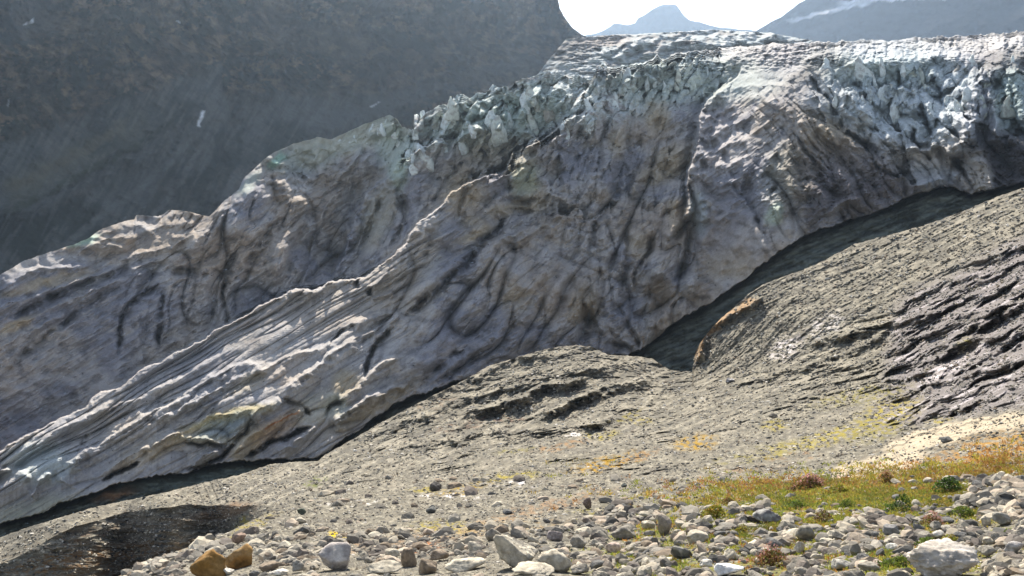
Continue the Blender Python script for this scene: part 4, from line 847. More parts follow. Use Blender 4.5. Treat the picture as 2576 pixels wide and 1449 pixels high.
#@@OBJECTS@@
# ------------------------------------------------------------------ STONES
import bmesh
rng = np.random.default_rng(7)
def ico(sub):
    bm = bmesh.new(); bmesh.ops.create_icosphere(bm, subdivisions=sub, radius=1)
    Vv = np.array([q.co[:] for q in bm.verts]); F = np.array([[q.index for q in f_.verts] for f_ in bm.faces]); bm.free()
    return Vv, F
ICO = {k_: ico(k_) for k_ in (1, 2, 3, 4, 5)}
def stone_shape(sub, seed, planes=11, p=14, rough=.05, hmin=.55):
    p = p*2.2; hmin = hmin-.1; rough = rough*1.3
    """unit rock: a sphere cut by random planes, softened and roughened"""
    r = np.random.default_rng(seed); D, F = ICO[sub]
    n = r.normal(size=(planes, 3)); n /= np.linalg.norm(n, axis=1)[:, None]
    h = r.uniform(hmin, 1.0, planes)
    q = (np.clip(D@n.T, 0, None)/h)**p
    rad = (q.sum(1)+(1/1.12)**p)**(-1/p)
    rad = rad*(1-rough*1.6*fbm(D[:, 0]*1.7, D[:, 1]*1.7, D[:, 2]*1.7+seed, 3, .55, seed % 97))
    if sub >= 3: rad = rad*(1-rough*.9*fbm(D[:, 0]*5, D[:, 1]*5, D[:, 2]*5+seed, 3, .6, seed % 89, ridged=True))
    return D*rad[:, None], F
def rotm(ax_, ang):
    ax_ = np.array(ax_, float)/np.linalg.norm(ax_); c, s_ = math.cos(ang), math.sin(ang); x, y, z = ax_
    return np.array([[c+x*x*(1-c), x*y*(1-c)-z*s_, x*z*(1-c)+y*s_], [y*x*(1-c)+z*s_, c+y*y*(1-c), y*z*(1-c)-x*s_], [z*x*(1-c)-y*s_, z*y*(1-c)+x*s_, c+z*z*(1-c)]])
M_stone = rock_mat("boulder_rock", scale=3.2, bump=0.7, bump_dist=0.05, var=0.45, rough=0.92, fine=5, spec=0.2)
M_rub = rock_mat("rubble_rock", scale=5, bump=0.4, bump_dist=0.03, var=0.25, rough=0.95, fine=4, spec=0.15)
GREY, PALE, DARK, BRN, WHT, PINK, OCH = (.27, .25, .21), (.45, .41, .325), (.12, .12, .105), (.24, .195, .145), (.62, .59, .52), (.46, .37, .31), (.27, .16, .055)

named = []
def boulder(px, py, w, h, col, label, seed, dep=.9, tilt=0, planes=11, p=14, hmin=.55, sink=.55, rough=.05, group=None, two=None, sub=4, face=0):
    """px,py centre and w,h size in drawing units; stands on the built ground below its foot"""
    yb = min(py+h*.36, 1472)
    r = float(ground_at(px, yb)); base = to_world(px, yb, r)
    k_ = r/FPX; Wm, Hm = w*k_, h*k_
    Vv, F = stone_shape(sub, seed, planes, p, rough, hmin)
    Vv = Vv/np.abs(Vv).max(0)
    Vv = Vv@rotm((0, 0, 1), face).T
    Vv = Vv/np.abs(Vv).max(0)*np.array([Wm/2, Wm/2*dep, Hm/2])
    if tilt: Vv = Vv@rotm((0, 1, 0), math.radians(tilt)).T
    c = np.ones((len(Vv), 3))*np.array(col)
    nn = fbm(Vv[:, 0]/Wm*5, Vv[:, 1]/Wm*5, Vv[:, 2]/Wm*5+seed, 3, .6, 77)
    c = c*(1+.5*np.clip(nn, -.6, .6))[:, None]
    if two is not None:
        m = sstep(.0, .35, fbm(Vv[:, 0]/Wm*3+seed, Vv[:, 1]/Wm*3, Vv[:, 2]/Wm*3, 2, .5, 78))[:, None]
        c = c*(1-m)+np.array(two)*m
    o = link("boulder", raw_mesh("boulder", Vv, F, M_stone, c, smooth=False if sub < 4 else True, nside=3))
    o.location = (base[0], base[1]+Wm*dep*.25, base[2]+Hm*(.5-sink*.4))
    tag(o, label, "boulder", group)
    named.append((px, py, w, h))
    return o
BL = [
 (1292, 1392, 132, 112, PALE, "largest pale boulder at the bottom centre, pointed top with a grey front face", 11, dict(dep=.9, planes=13, p=12, two=GREY, sub=5)),
 (1397, 1414, 92, 66, PALE, "angular pale boulder with a peaked roof-like top, right of the largest centre boulder", 23, dict(planes=8, p=22, hmin=.5)),
 (1240, 1345, 44, 40, GREY, "grey pointed stone just behind the upper left of the largest centre boulder", 31, dict(planes=8, p=20)),
 (1168, 1424, 112, 36, PALE, "long low pale slab leaning against the left foot of the largest centre boulder", 47, dict(dep=.7, p=18, tilt=-8)),
 (1101, 1400, 58, 36, BRN, "brownish wedge stone between the upright block and the long pale slab", 51, {}),
 (1029, 1400, 44, 72, BRN, "upright brown block standing on end at the bottom, left of the centre", 63, dict(p=22, planes=9, hmin=.6, dep=.8)),
 (1074, 1424, 52, 54, BRN, "blocky tan stone touching the right side of the upright brown block", 71, dict(p=18)),
 (950, 1432, 120, 34, PALE, "flat pale slab lying at the bottom edge between the purple-grey boulder and upright block", 83, dict(dep=.8, p=18)),
 (850, 1405, 104, 84, (.36, .33, .31), "purple-grey boulder with a bright white upper right corner, left of the flat pale slab", 97, dict(two=(.55, .51, .46), planes=12)),
 (519, 1424, 104, 92, OCH, "larger ochre orange boulder at the bottom left edge", 101, dict(two=(.24, .13, .035), planes=12, p=11, hmin=.65)),
 (604, 1402, 86, 74, (.30, .18, .065), "golden orange boulder leaning on the right of the larger ochre one", 113, dict(two=(.33, .23, .11), planes=8, p=16, hmin=.6)),
 (598, 1358, 36, 30, (.30, .22, .17), "small purple-brown stone perched behind the top of the golden orange boulder", 127, dict(p=12, sink=0)),
 (678, 1426, 56, 28, BRN, "low brown stone just right of the two orange boulders", 131, {}),
 (744, 1428, 42, 38, GREY, "round grey stone with a dark hollow, left of the purple-grey boulder", 137, {}),
 (572, 1440, 30, 20, WHT, "small white stone at the foot between the two orange boulders", 139, {}),
 (705, 1441, 60, 18, WHT, "flat whitish stone at the bottom edge under the low brown stone", 149, {}),
 (1345, 1440, 120, 22, PALE, "flat pale stone along the bottom edge below the two centre boulders", 151, dict(p=18)),
 (1398, 1350, 46, 32, (.27, .24, .23), "purple-grey round stone behind the angular pale boulder", 157, {}),
 (1460, 1364, 52, 38, GREY, "squat grey stone with a flat top, right of the purple-grey round stone", 163, dict(p=20)),
 (1574, 1342, 78, 40, GREY, "long grey block with a bright left end beside the leaning upright stone", 167, dict(dep=.7, p=18)),
 (1541, 1379, 46, 30, PINK, "pinkish pale stone just above the mossy patch at the bottom", 173, {}),
 (1458, 1434, 54, 34, GREY, "rounded grey stone at the bottom left of the mossy patch", 179, dict(p=9)),
 (1674, 1318, 40, 74, (.27, .24, .20), "tall upright grey-brown stone leaning left among the rubble", 181, dict(tilt=-14, p=20, hmin=.65, dep=.7)),
 (1632, 1322, 40, 26, PALE, "pale stone propped against the left side of the tall leaning stone", 191, {}),
 (1715, 1318, 34, 30, PALE, "cream stone immediately right of the tall leaning stone", 193, {}),
 (1755, 1352, 60, 34, PALE, "flat-topped cream block between the leaning stone and the dark hollow boulder", 197, dict(p=22)),
 (1934, 1302, 70, 40, (.33, .33, .31), "dark hollow-faced boulder with a thin white rim at the edge of the grass", 199, dict(two=(.16, .15, .15), planes=12)),
 (2034, 1342, 58, 46, (.25, .235, .19), "smooth olive-grey boulder shaped like a dome below the grass patch", 211, dict(p=9)),
 (1838, 1436, 80, 36, (.78, .77, .74), "brilliant white boulder at the bottom edge right of the mossy patch", 223, dict(p=14)),
 (1778, 1418, 38, 22, WHT, "small cream-white wedge to the left of the brilliant white boulder", 227, {}),
 (1718, 1390, 66, 40, DARK, "dark tilted slab with a pale upper edge beside the mossy patch", 229, dict(dep=.5, tilt=24, p=24, two=(.40, .38, .33))),
 (1841, 1396, 42, 34, PALE, "pale angular stone standing above the brilliant white boulder", 233, dict(p=22)),
 (2012, 1378, 34, 40, PALE, "pear-shaped pale stone below the olive-grey dome boulder", 239, {}),
 (2384, 1416, 178, 100, (.44, .40, .345), "huge pinkish grey boulder at the bottom right corner", 241, dict(dep=.8, planes=16, p=11, hmin=.7, two=(.50, .47, .42), sub=5, rough=.07)),
 (2485, 1363, 36, 20, PALE, "oval pale cobble above the right shoulder of the huge boulder", 251, dict(p=8)),
 (2487, 1391, 44, 32, GREY, "round grey cobble touching the right of the huge boulder", 257, dict(p=8)),
 (2555, 1380, 46, 34, (.38, .36, .34), "round light grey cobble at the right edge, level with the huge boulder's top", 263, dict(p=8)),
 (2535, 1308, 58, 34, (.28, .27, .23), "slanting olive-grey block near the right edge, highest of the large rubble stones", 269, dict(tilt=14, p=22)),
 (2480, 1312, 28, 30, PALE, "pale rounded stone left of the slanting olive-grey block", 271, {}),
 (2118, 1420, 64, 34, (.36, .35, .31), "broad grey stone with a pale top at the bottom, left of the huge boulder", 277, {}),
 (2192, 1430, 52, 24, GREY, "low grey stone between the broad grey stone and the huge boulder", 281, {}),
 (2247, 1334, 44, 28, (.24, .235, .23), "dark grey triangular stone between two grass clumps", 283, dict(p=22, planes=7)),
 (2247, 1378, 30, 20, WHT, "white flat pebble above the left end of the huge boulder", 293, {}),
 (2364, 1346, 34, 22, WHT, "white egg-shaped stone above the huge boulder", 307, dict(p=8)),
 (1096, 1225, 34, 28, (.10, .095, .09), "dark block with a flat whitish top on the gravel slope", 311, dict(p=26, planes=7, hmin=.75)),
 (1086, 1284, 32, 20, (.12, .125, .12), "dark pointed slab lying on the gravel slope left of the centre", 313, dict(p=22, tilt=-12)),
 (1278, 1288, 30, 18, (.14, .145, .145), "blue-grey dark stone beside the orange soil streak", 317, {}),
 (1479, 1267, 26, 38, (.19, .15, .13), "upright brown stone pillar on the gravel above the rubble", 331, dict(p=18, dep=.7)),
 (1570, 1220, 16, 16, (.12, .13, .12), "small dark stone on the pale gravel above the brown pillar", 337, {}),
 (759, 1288, 26, 20, (.10, .115, .09), "dark greenish stone on the rim above the orange boulders", 347, {}),
 (1945, 1047, 30, 15, (.15, .14, .12), "brown stone on the slope above a yellow moss patch", 349, {}),
 (1835, 958, 30, 15, (.14, .14, .15), "dark split stone with a white top at the foot of the rock slab", 353, dict(two=(.6, .58, .55))),
 (2384, 1105, 32, 20, (.15, .15, .14), "grey-green stone resting on the cream slab at the right", 359, {}),
 (2212, 1418, 30, 18, PINK, "rosy stone beside the low grey stone", 367, {}),
]
for px, py, w_, h_, col, lab, sd_, kw in BL:
    boulder(px, py, w_, h_, col, lab, sd_, **kw)
named_a = np.array(named)

def free(x, y, s_):
    return not np.any((np.abs(named_a[:, 0]-x) < (named_a[:, 2]+s_)*.42) & (np.abs(named_a[:, 1]-y) < (named_a[:, 3]+s_*.7)*.42))

# loose stones one could pick up: a few shapes copied many times
ZONES = [  # x0,x1,y0,y1,count, words
 (620, 1180, 1385, 1466, 34, "the bottom edge right of the orange boulders"),
 (1180, 1640, 1310, 1466, 50, "the rubble around the two large centre boulders"),
 (1560, 1880, 1275, 1400, 44, "the rubble round the tall leaning stone"),
 (1860, 2240, 1290, 1466, 60, "the rubble left of the huge corner boulder"),
 (2250, 2600, 1200, 1440, 62, "the rock pile along the right edge")]
TONES = [("pale", PALE), ("mid grey", GREY), ("dark grey", (.17, .168, .16))]
protos = {}
for tn, tc_ in TONES:
    for kx in range(4):
        Vv, F = stone_shape(3, 900+kx*13+len(tn), 10, (18, 9, 14, 24)[kx], .05, .55)
        Vv = Vv/np.abs(Vv).max(0)*np.array([1, .8, .62])*.5
        c = np.array(tc_)*(1+.4*np.clip(fbm(Vv[:, 0]*4, Vv[:, 1]*4, Vv[:, 2]*4+kx, 3, .6, 5), -.6, .6))[:, None]
        protos[(tn, kx)] = raw_mesh("stone", Vv, F, M_stone, c, False, 3)
random.seed(5)
placed = []
for x0, x1, y0, y1, cnt, words in ZONES:
    done = 0; tries = 0
    while done < cnt and tries < 5000:
        tries += 1
        x, y = random.uniform(x0, x1), random.uniform(y0, y1)
        sz = random.choice((18, 20, 24, 28, 34, 40, 46))*(.75+.45*(y-1250)/200)
        if not free(x, y, sz) or any(abs(x-a) < (sz+s2)*.36 and abs(y-b) < (sz+s2)*.24 for a, b, s2 in placed): continue
        tn, _ = TONES[random.choices((0, 1, 2), (5, 4, 2))[0]]
        me = protos[(tn, random.randrange(4))]
        yb = min(y+sz*.25, 1472); r = float(ground_at(x, yb)); q = to_world(x, yb, r); sc_ = sz*r/FPX
        o = bpy.data.objects.new("stone", me); scene.collection.objects.link(o)
        o.location = (q[0], q[1]+sc_*.2, q[2]+sc_*.17)
        o.rotation_euler = (random.uniform(-.4, .4), random.uniform(-.4, .4), random.uniform(0, 6.28)); o.scale = (sc_*1.05, sc_, sc_*random.uniform(.8, 1.25))
        tag(o, "%s stone in %s" % (tn, words), "stone", "%s stones in %s" % (tn, words))
        placed.append((x, y, sz)); done += 1

# rubble, gravel and scree: too many to count
def scatter(name, n, xr, yr, size, sub, wfun, cols, seed, mat=M_rub, var=8, flat=.6, lift=.12):
    r = np.random.default_rng(seed)
    x = r.uniform(xr[0], xr[1], n*4); y = r.uniform(yr[0], yr[1], n*4)
    top_ok = y > np.interp(x, xg, yt)+4
    w = wfun(x, y)*top_ok
    keep = r.uniform(0, 1, n*4) < w
    x, y = x[keep][:n], y[keep][:n]; m = len(x)
    rr = ground_at(x, y); q = to_world(x, y, rr)
    px_ = size[0]*(size[1]/size[0])**(r.uniform(0, 1, m)**2.0)
    s_ = px_*rr/FPX/2
    shp = [stone_shape(sub, seed*31+i, 7 if i % 2 else 10, 24, .06, .5 if i % 2 else .6) for i in range(var)]
    F = shp[0][1]; nv = len(shp[0][0])
    V0 = np.stack([a[0] for a in shp])[r.integers(0, var, m)]
    ang = r.uniform(0, 6.283, m); ca, sa = np.cos(ang), np.sin(ang)
    V0 = V0*np.stack([r.uniform(.8, 1.4, m), r.uniform(.7, 1.1, m), r.uniform(flat*.7, flat*1.3, m)], -1)[:, None, :]
    til = r.normal(0, .35, m); ct, st_ = np.cos(til), np.sin(til)
    X1 = V0[..., 0]*ct[:, None]+V0[..., 2]*st_[:, None]; Z1 = -V0[..., 0]*st_[:, None]+V0[..., 2]*ct[:, None]
    X2 = X1*ca[:, None]-V0[..., 1]*sa[:, None]; Y2 = X1*sa[:, None]+V0[..., 1]*ca[:, None]
    P_ = np.stack([X2, Y2, Z1+lift], -1)*s_[:, None, None]+q[:, None, :]
    cc = np.array(cols)[r.integers(0, len(cols), m)]*r.uniform(.75, 1.25, m)[:, None]
    FF = (F[None]+(np.arange(m)*nv)[:, None, None]).reshape(-1, 3)
    o = link(name, raw_mesh(name, P_, FF, mat, np.repeat(cc[:, None], nv, 1), False, 3))
    tag(o, kind="stuff"); return o
KEEP = [(a_, b_, c_, d_) for a_, b_, c_, d_ in named]+[(2386, 1222, 74, 40), (2228, 1204, 44, 30), (2270, 1266, 56, 44), (1940, 1402, 86, 48), (2345, 1312, 60, 30), (2333, 1366, 64, 26), (2392, 1358, 52, 24), (2272, 1412, 70, 26), (1800, 1288, 74, 34), (2420, 1290, 60, 30), (2005, 1270, 60, 22), (2070, 1300, 50, 34), (1870, 1330, 40, 22)]
def clear_of(x, y):
    w = np.ones_like(x)
    for a_, b_, c_, d_ in KEEP:
        w = w*(1-((np.abs(x-a_) < .5*c_+7) & (y > b_-.1*d_) & (y < b_+.5*d_+15)))
    return w
def z_near(x, y):
    a = .03+.97*sstep(1315, 1420, y+(x-1300)*.07*(x > 1300))*(.35+.65*sstep(-.3, .3, fbm(x/70, y/30, 0, 3, .6, 63))+.1*(x > 1700))
    a = np.maximum(a, sstep(2300, 2450, x)*sstep(1150, 1230, y))
    a = np.maximum(a, sstep(1450, 1550, x)*sstep(1260, 1300, y)*.9)
    grass = np.exp(-(((x-2130)/330)**2+((y-1245)/45)**2)**2)
    return np.clip(a*(1-.75*grass)*(1-.88*moss(x, y)), 0, 1)*clear_of(x, y)*(y > np.interp(x, [310, 500, 650, 880], [1444, 1369, 1303, 1205], left=9999))
STC = [GREY, GREY, (.16, .15, .13), (.34, .305, .24), BRN, (.10, .098, .09), (.22, .205, .175), (.38, .32, .25), PALE, (.19, .165, .14), (.14, .125, .11)]
scatter("rubble", 9000, (300, 2620), (1180, 1474), (7, 56), 2, z_near, STC, 3)
def z_mid(x, y):
    n_ = fbm(x/50, y/16, 0, 3, .6, 61)
    return np.clip(.45+1.1*n_, .05, 1)*sstep(1470, 1380, y)
scatter("gravel", 44000, (-60, 2640), (460, 1470), (2.8, 11), 1, z_mid, [GREY, PALE, (.16, .155, .14), (.3, .275, .22), BRN, (.08, .08, .076), (.06, .062, .06), (.11, .105, .095), (.55, .52, .46)], 4)
def z_peb(x, y): return z_near(x, y)*.6+.4*(y > 1180)
scatter("pebbles", 16000, (300, 2620), (1150, 1474), (3, 7), 1, z_peb, STC, 6)

# debris specks on the ice tongue
gYt = None
def ice_at(x, y):
    ci = np.clip(np.searchsorted(xs, x), 0, len(xs)-1)
    col = np.abs(Y[:, ci]-y[None]).argmin(0)
    return R[col, ci]
r_ = np.random.default_rng(12)
nx_ = 1500
x = r_.uniform(-20, 2576, nx_*3); y = r_.uniform(120, 1300, nx_*3)
inside = (y > g_top(x)+14) & (y < g_bot(x)-10) & (r_.uniform(0, 1, nx_*3) < np.clip(.25+1.6*fbm(x/120, y/60, 0, 3, .6, 9), 0, 1))
x, y = x[inside][:nx_], y[inside][:nx_]; m = len(x)
rr = ice_at(x, y); q = to_world(x, y, rr-.1); s_ = r_.uniform(.8, 3.2, m)**1.0*rr/FPX*.75
Vs, Fs = stone_shape(1, 5, 8, 16)
Pn = Vs[None]*s_[:, None, None]*np.array([1.3, 1, .7])+q[:, None]
me = raw_mesh("ice_debris", Pn, (Fs[None]+(np.arange(m)*len(Vs))[:, None, None]).reshape(-1, 3), M_rub, np.repeat((np.array([.09, .085, .08])*r_.uniform(.6, 2.2, m)[:, None])[:, None], len(Vs), 1), False, 3)
tag(link("ice_debris", me), kind="stuff")

# ------------------------------------------------------------------ SERACS: towers and blades of ice, parts of the glacier
M_ser = rock_mat("serac_ice", scale=0.5, bump=0.7, bump_dist=0.5, var=0.28, rough=0.9, fine=5, spec=0.06)
sr = np.random.default_rng(41)
SER = []
for _ in range(900):
    if len(SER) >= 96: break
    k_ = sr.uniform()
    if k_ < .62: x = sr.uniform(1030, 1600); y = float(g_top(x))+sr.uniform(20, 125)*(1 if x < 1500 else .65); hh = sr.uniform(40, 92); ww = hh*sr.uniform(.42, .75)
    elif k_ < .72: x = sr.uniform(850, 1010); y = float(g_top(x))+sr.uniform(14, 60); hh = sr.uniform(20, 40); ww = hh*sr.uniform(.5, .9)
    elif k_ < .84: x = sr.uniform(1560, 1800); y = float(g_top(x))+sr.uniform(40, 90); hh = sr.uniform(26, 52); ww = hh*sr.uniform(.35, .6)
    else: x = sr.uniform(2080, 2570); y = sr.uniform(150, 280); hh = sr.uniform(36, 84); ww = hh*sr.uniform(.4, .8)
    if any(abs(x-a)+abs(y-b)*1.2 < (ww+w2)*.5 for a, b, w2 in SER): continue
    SER.append((x, y, ww))
    rr_ = float(ice_at(np.array([x]), np.array([y]))[0]); q_ = to_world(x, y, rr_); k2 = rr_/FPX
    Vv, F = stone_shape(4, 3000+len(SER), 9, 16, .05, .5)
    Vv = Vv/np.abs(Vv).max(0); zz_ = (Vv[:, 2]+1)/2
    tp_ = (1-.78*np.clip(zz_-.25, 0, 1)**.9)[:, None]
    Vv = np.concatenate([Vv[:, :1]*tp_*ww/2, Vv[:, 1:2]*tp_*ww*.42, Vv[:, 2:]*hh/2], 1)*k2
    Vv[:, 0] += -zz_*hh*k2*sr.uniform(-.12, .38)+.10*k2*ww*noise(Vv[:, 2]/k2/14, Vv[:, 0]/k2/20, len(SER)*1.7)
    Vv = Vv*(1+.10*noise(Vv[:, 0]/k2/7, Vv[:, 1]/k2/7, Vv[:, 2]/k2/9+len(SER)))[:, None]
    Vv = Vv@rotm((0, 0, 1), sr.uniform(-.7, .7)).T
    c = np.array([(.70, .76, .75), (.62, .66, .60), (.52, .49, .43)][sr.choice(3, p=[.75, .22, .03])])*np.ones((len(Vv), 1))
    m_ = sstep(.0, .5, fbm(Vv[:, 0]/k2/16, Vv[:, 1]/k2/16, Vv[:, 2]/k2/9+x, 3, .6, 12))[:, None]
    c = c*(1-.6*m_)+np.array([.30, .28, .25])*.6*m_
    o = link("serac", raw_mesh("serac", Vv, F, M_ser, c, True, 3), glacier)
    o.location = (q_[0], q_[1]+ww*k2*.2, q_[2]-hh*k2*.14)

# ------------------------------------------------------------------ PLANTS
def leaf_mat(name):
    m = bpy.data.materials.new(name); m.use_nodes = True; nt = m.node_tree; nt.nodes.clear(); N = nt.nodes.new; L = nt.links.new
    out = N("ShaderNodeOutputMaterial"); b = N("ShaderNodeBsdfPrincipled"); t = N("ShaderNodeBsdfTranslucent"); mx = N("ShaderNodeMixShader"); a = N("ShaderNodeAttribute")
    n = N("ShaderNodeTexNoise"); n.inputs["Scale"].default_value = 9; hs = N("ShaderNodeHueSaturation"); mr = N("ShaderNodeMapRange")
    mr.inputs["From Min"].default_value = .3; mr.inputs["From Max"].default_value = .7; mr.inputs["To Min"].default_value = .7; mr.inputs["To Max"].default_value = 1.4
    a.attribute_name = "Col"; b.inputs["Roughness"].default_value = .7; mx.inputs[0].default_value = .45
    L(n.outputs["Fac"], mr.inputs["Value"]); L(mr.outputs[0], hs.inputs["Value"]); L(a.outputs["Color"], hs.inputs["Color"])
    L(hs.outputs[0], b.inputs["Base Color"]); L(hs.outputs[0], t.inputs["Color"]); L(b.outputs[0], mx.inputs[1]); L(t.outputs[0], mx.inputs[2]); L(mx.outputs[0], out.inputs["Surface"])
    return m
M_leaf = leaf_mat("leaf")
GP = [(.15, .19, .03), (.22, .24, .035), (.30, .27, .04), (.34, .24, .05), (.34, .17, .05), (.27, .12, .05)]
def blades(name, n, seed):
    r = np.random.default_rng(seed)
    BL_ = [(1900, 1335, 260, 34, 1.3, (0, 1, 2, 4)), (2430, 1260, 150, 44, 1.2, (1, 2, 3)), (2100, 1395, 340, 36, 1.1, (0, 1, 2, 4)), (2150, 1310, 330, 24, 1.4, (0, 1, 2, 3)), (1620, 1330, 160, 40, .3, (1, 2, 4)), (2130, 1235, 330, 34, 1, (1, 2, 3, 4)), (2080, 1250, 240, 30, 1, (0, 1, 2)), (2400, 1190, 180, 26, 1, (2, 3, 4)), (1790, 1285, 90, 22, 1, (1, 2, 3)), (1620, 1412, 120, 26, 1.3, (0, 1, 2, 3)), (1490, 1415, 60, 14, .8, (0, 1)), (1950, 1400, 80, 22, .8, (2, 3, 4)), (2300, 1300, 150, 24, .7, (0, 1, 2)),
            (2240, 1420, 120, 20, .8, (0, 1, 3)), (2180, 1255, 330, 60, 1, (0, 1, 2, 3)), (1950, 1220, 200, 16, .8, (3, 4, 5)), (2520, 1170, 90, 40, .9, (3, 4, 2)), (1700, 1250, 200, 20, .35, (3, 4, 2)), (2060, 1300, 220, 40, .7, (0, 1, 2)), (2550, 1420, 40, 30, .6, (1, 2)), (1850, 1340, 160, 30, .4, (0, 1, 4)), (1480, 1160, 90, 8, .5, (2, 3)), (1400, 1195, 80, 7, .4, (1, 2, 3))]
    tot = sum(b[4]*b[2]*b[3] for b in BL_); PX, PY, PC = [], [], []
    for cx, cy, sx, sy, d, pal in BL_:
        m = int(n*d*sx*sy/tot); kx = r.normal(cx, sx*.6, m//22+1); ky = r.normal(cy, sy*.6, m//22+1); j = r.integers(0, len(kx), m)
        PX.append(kx[j]+r.normal(0, 7, m)); PY.append(ky[j]+r.normal(0, 2.6, m)); cpal = np.array(GP)[np.array(pal)][r.integers(0, len(pal), len(kx))]
        PC.append(cpal[j]*r.uniform(.7, 1.3, m)[:, None])
    x, y, c = np.concatenate(PX), np.concatenate(PY), np.concatenate(PC)
    ok = (y < 1472) & (y > 1100) & ((y < 1285) | (moss(x, y) > .35) | (r.uniform(0, 1, len(x)) < .12)); x, y, c = x[ok], y[ok], c[ok]; m = len(x)
    q = to_world(x, y, ground_at(x, y)); h = r.uniform(.02, .075, m)*np.clip(ground_at(x, y)/24, .8, 1.6); a = r.uniform(0, 6.283, m); wd = h*r.uniform(.14, .3, m)
    side = np.stack([np.cos(a), np.sin(a), 0*a], -1)*wd[:, None]; lean = np.stack([r.normal(0, .5, m), r.normal(0, .5, m), np.ones(m)], -1)*h[:, None]
    mid_ = lean*.55
    Vv = np.stack([q-side, q+side, q+mid_+side*.8, q+lean*np.array([1.3, 1.3, 1]), q+mid_-side*.8], 1)
    F = np.array([[0, 1, 2], [0, 2, 4], [4, 2, 3]]); FF = (F[None]+(np.arange(m)*5)[:, None, None]).reshape(-1, 3)
    tag(link(name, raw_mesh(name, Vv, FF, M_leaf, np.repeat(c[:, None], 5, 1), False, 3)), kind="stuff")
blades("grass", 130000, 21)

def shrub(px, py, w, h, cols, label, seed, flowers=None, n=520):
    r = np.random.default_rng(seed); yb = py+h*.45
    rr = float(ground_at(px, yb)); base = to_world(px, yb, rr); k_ = rr/FPX; Wm, Hm = w*k_/2, h*k_
    root = bpy.data.objects.new("shrub", None); scene.collection.objects.link(root); root.location = base; tag(root, label, "shrub", "low shrubs in the foreground grass")
    def leaves(m, z0, z1, size, cset):
        lobes = r.normal(0, .45, (7, 2)); li = r.integers(0, 7, m)
        p_ = np.stack([lobes[li, 0]+r.normal(0, .33, m), lobes[li, 1]+r.normal(0, .33, m)], -1)
        rad = np.clip(1-np.hypot(p_[:, 0], p_[:, 1])**2*.7, .1, 1)
        z = rad*(z0+(z1-z0)*r.uniform(0, 1, m)**.6)
        c0 = np.stack([p_[:, 0]*Wm, p_[:, 1]*Wm*.8, z*Hm], -1)
        d1 = r.normal(size=(m, 3)); d1 /= np.linalg.norm(d1, axis=1)[:, None]; d2 = np.cross(d1, r.normal(size=(m, 3))); d2 /= np.linalg.norm(d2, axis=1)[:, None]
        s_ = r.uniform(.6, 1.3, m)[:, None]*size
        Vv = np.stack([c0-d1*s_, c0+d2*s_*.5, c0+d1*s_, c0-d2*s_*.5], 1)
        cc = np.array(cset)[r.integers(0, len(cset), m)]*r.uniform(.6, 1.35, m)[:, None]
        return Vv, np.repeat(cc[:, None], 4, 1), np.arange(m*4).reshape(m, 4)
    Vv, c, F = leaves(n, .05, 1, .11*Wm, cols)
    link("foliage", raw_mesh("foliage", Vv, F, M_leaf, c), root)
    m = 14; a = r.uniform(0, 6.283, m); tip = np.stack([np.cos(a)*Wm*.7*r.uniform(.2, 1, m), np.sin(a)*Wm*.6, np.full(m, Hm*.75)], -1)
    sv = np.stack([np.zeros((m, 3))+[-.02*Wm, 0, -.05], np.zeros((m, 3))+[.02*Wm, 0, -.05], tip], 1)
    link("stem", raw_mesh("stem", sv, np.arange(m*3).reshape(m, 3), M_leaf, np.ones((m*3, 3))*[.10, .06, .035], False, 3), root)
    if flowers:
        Vv, c, F = leaves(int(n*.5), .75, 1.35, .07*Wm, flowers)
        link("blossom", raw_mesh("blossom", Vv, F, M_leaf, c), root)
DG, MG, YG, RB, PK = [(.05, .10, .015), (.08, .14, .02), (.04, .07, .015)], [(.12, .18, .03), (.16, .20, .03), (.08, .12, .02)], [(.26, .26, .03), (.20, .22, .03), (.30, .20, .04)], [(.16, .09, .03), (.12, .13, .03), (.20, .10, .04)], [(.50, .26, .26), (.42, .22, .20), (.34, .20, .14)]
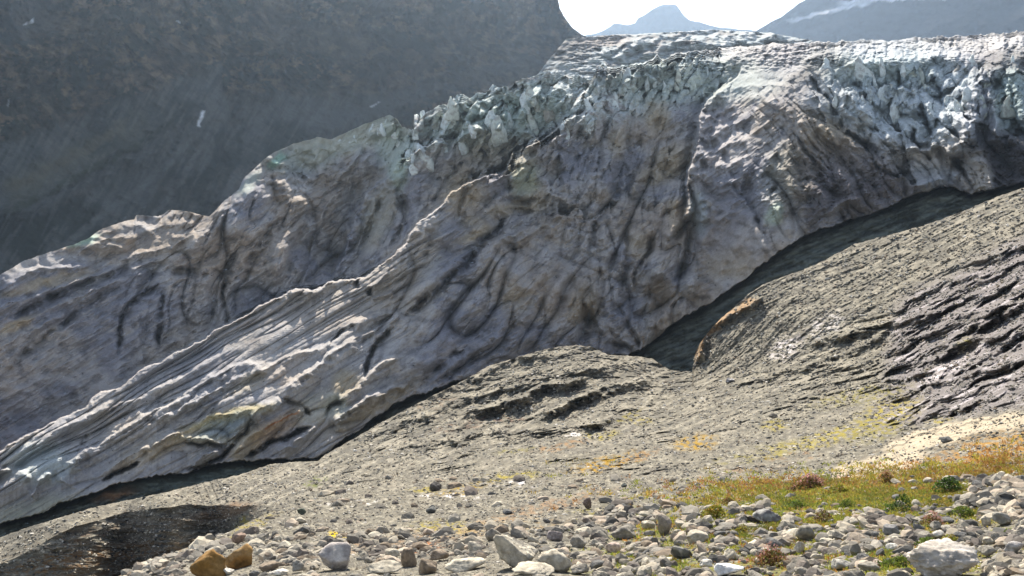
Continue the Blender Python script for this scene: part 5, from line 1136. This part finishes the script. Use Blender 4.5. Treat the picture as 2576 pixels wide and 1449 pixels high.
for a in [(2386, 1222, 74, 40, DG, "darkest green rounded bush at the top right of the grass patch", 1), (2228, 1204, 44, 30, RB, "brown-green dome shrub just below the cream slab", 2, PK[1:]), (2270, 1266, 56, 44, DG, "deep green bush in the middle of the grass patch", 3), (2134, 1268, 44, 24, MG, "bright green low tuft left of the deep green bush", 4),
          (1940, 1402, 86, 48, RB, "broad red-topped heather mound right of the bright white boulder", 5, PK), (2345, 1312, 60, 30, RB, "pink-flowered heather clump above the huge corner boulder", 6, PK), (2333, 1366, 64, 26, MG, "spreading green tuft touching the top left of the huge corner boulder", 7), (2392, 1358, 52, 24, YG, "yellow-green tuft above the peak of the huge corner boulder", 8),
          (2272, 1412, 70, 26, MG, "green leafy plant at the left foot of the huge corner boulder", 9), (1800, 1288, 74, 34, YG, "yellow-green cushion plant at the left tip of the grass patch", 10), (1830, 1262, 40, 20, RB, "reddish tuft just above the yellow-green cushion plant", 11), (2040, 1218, 80, 30, RB, "pink heather patch at the lower left corner of the cream slab", 12, PK), (2420, 1290, 60, 30, MG, "fresh green tuft beside the rock pile at the right", 13),
          (2005, 1270, 60, 22, MG, "grass-green cushion right of the hollow-faced boulder", 14), (2110, 1232, 60, 22, YG, "olive cushion directly beneath the tip of the cream slab", 15), (2070, 1300, 50, 34, RB, "brown and green bush above the olive-grey dome boulder", 16), (1870, 1330, 40, 22, YG, "small yellow cushion below the dark hollow boulder", 17), (2540, 1340, 34, 20, MG, "tiny green plant among the cobbles at the right edge", 18)]:
    shrub(*a[:7], flowers=a[7] if len(a) > 7 else None)

#@@HAZE@@
# ------------------------------------------------------------------ HAZE: one closed box of thin air round everything
hm = bpy.data.materials.new("haze_air"); hm.use_nodes = True
hn = hm.node_tree; hn.nodes.clear()
ho = hn.nodes.new("ShaderNodeOutputMaterial"); hv = hn.nodes.new("ShaderNodeVolumePrincipled")
hv.inputs["Color"].default_value = (.56, .75, 1.0, 1)
hv.inputs["Density"].default_value = 0.00006
hv.inputs["Anisotropy"].default_value = 0.72
hn.links.new(hv.outputs[0], ho.inputs["Volume"])
allz = [o for o in scene.objects if o.type == 'MESH']
hi = np.array([-1e9]*3); lo = -hi
for o in allz:
    n_ = len(o.data.vertices); a = np.empty(n_*3, np.float32); o.data.vertices.foreach_get("co", a); a = a.reshape(-1, 3)
    if o.parent is None and tuple(o.scale) == (1, 1, 1) and tuple(o.rotation_euler) == (0, 0, 0):
        a = a+np.array(o.location[:]); hi = np.maximum(hi, a.max(0)); lo = np.minimum(lo, a.min(0))
lo -= 1.0; hi += 3.0; hi[2] = max(hi[2], 5)
print("bounds", lo, hi)
bv = np.array([[x_, y_, z_] for x_ in (lo[0], hi[0]) for y_ in (lo[1], hi[1]) for z_ in (lo[2], hi[2])])
bf = np.array([[0, 1, 3, 2], [4, 6, 7, 5], [0, 4, 5, 1], [2, 3, 7, 6], [0, 2, 6, 4], [1, 5, 7, 3]])
tag(link("haze", raw_mesh("haze", bv, bf, hm)), kind="stuff")
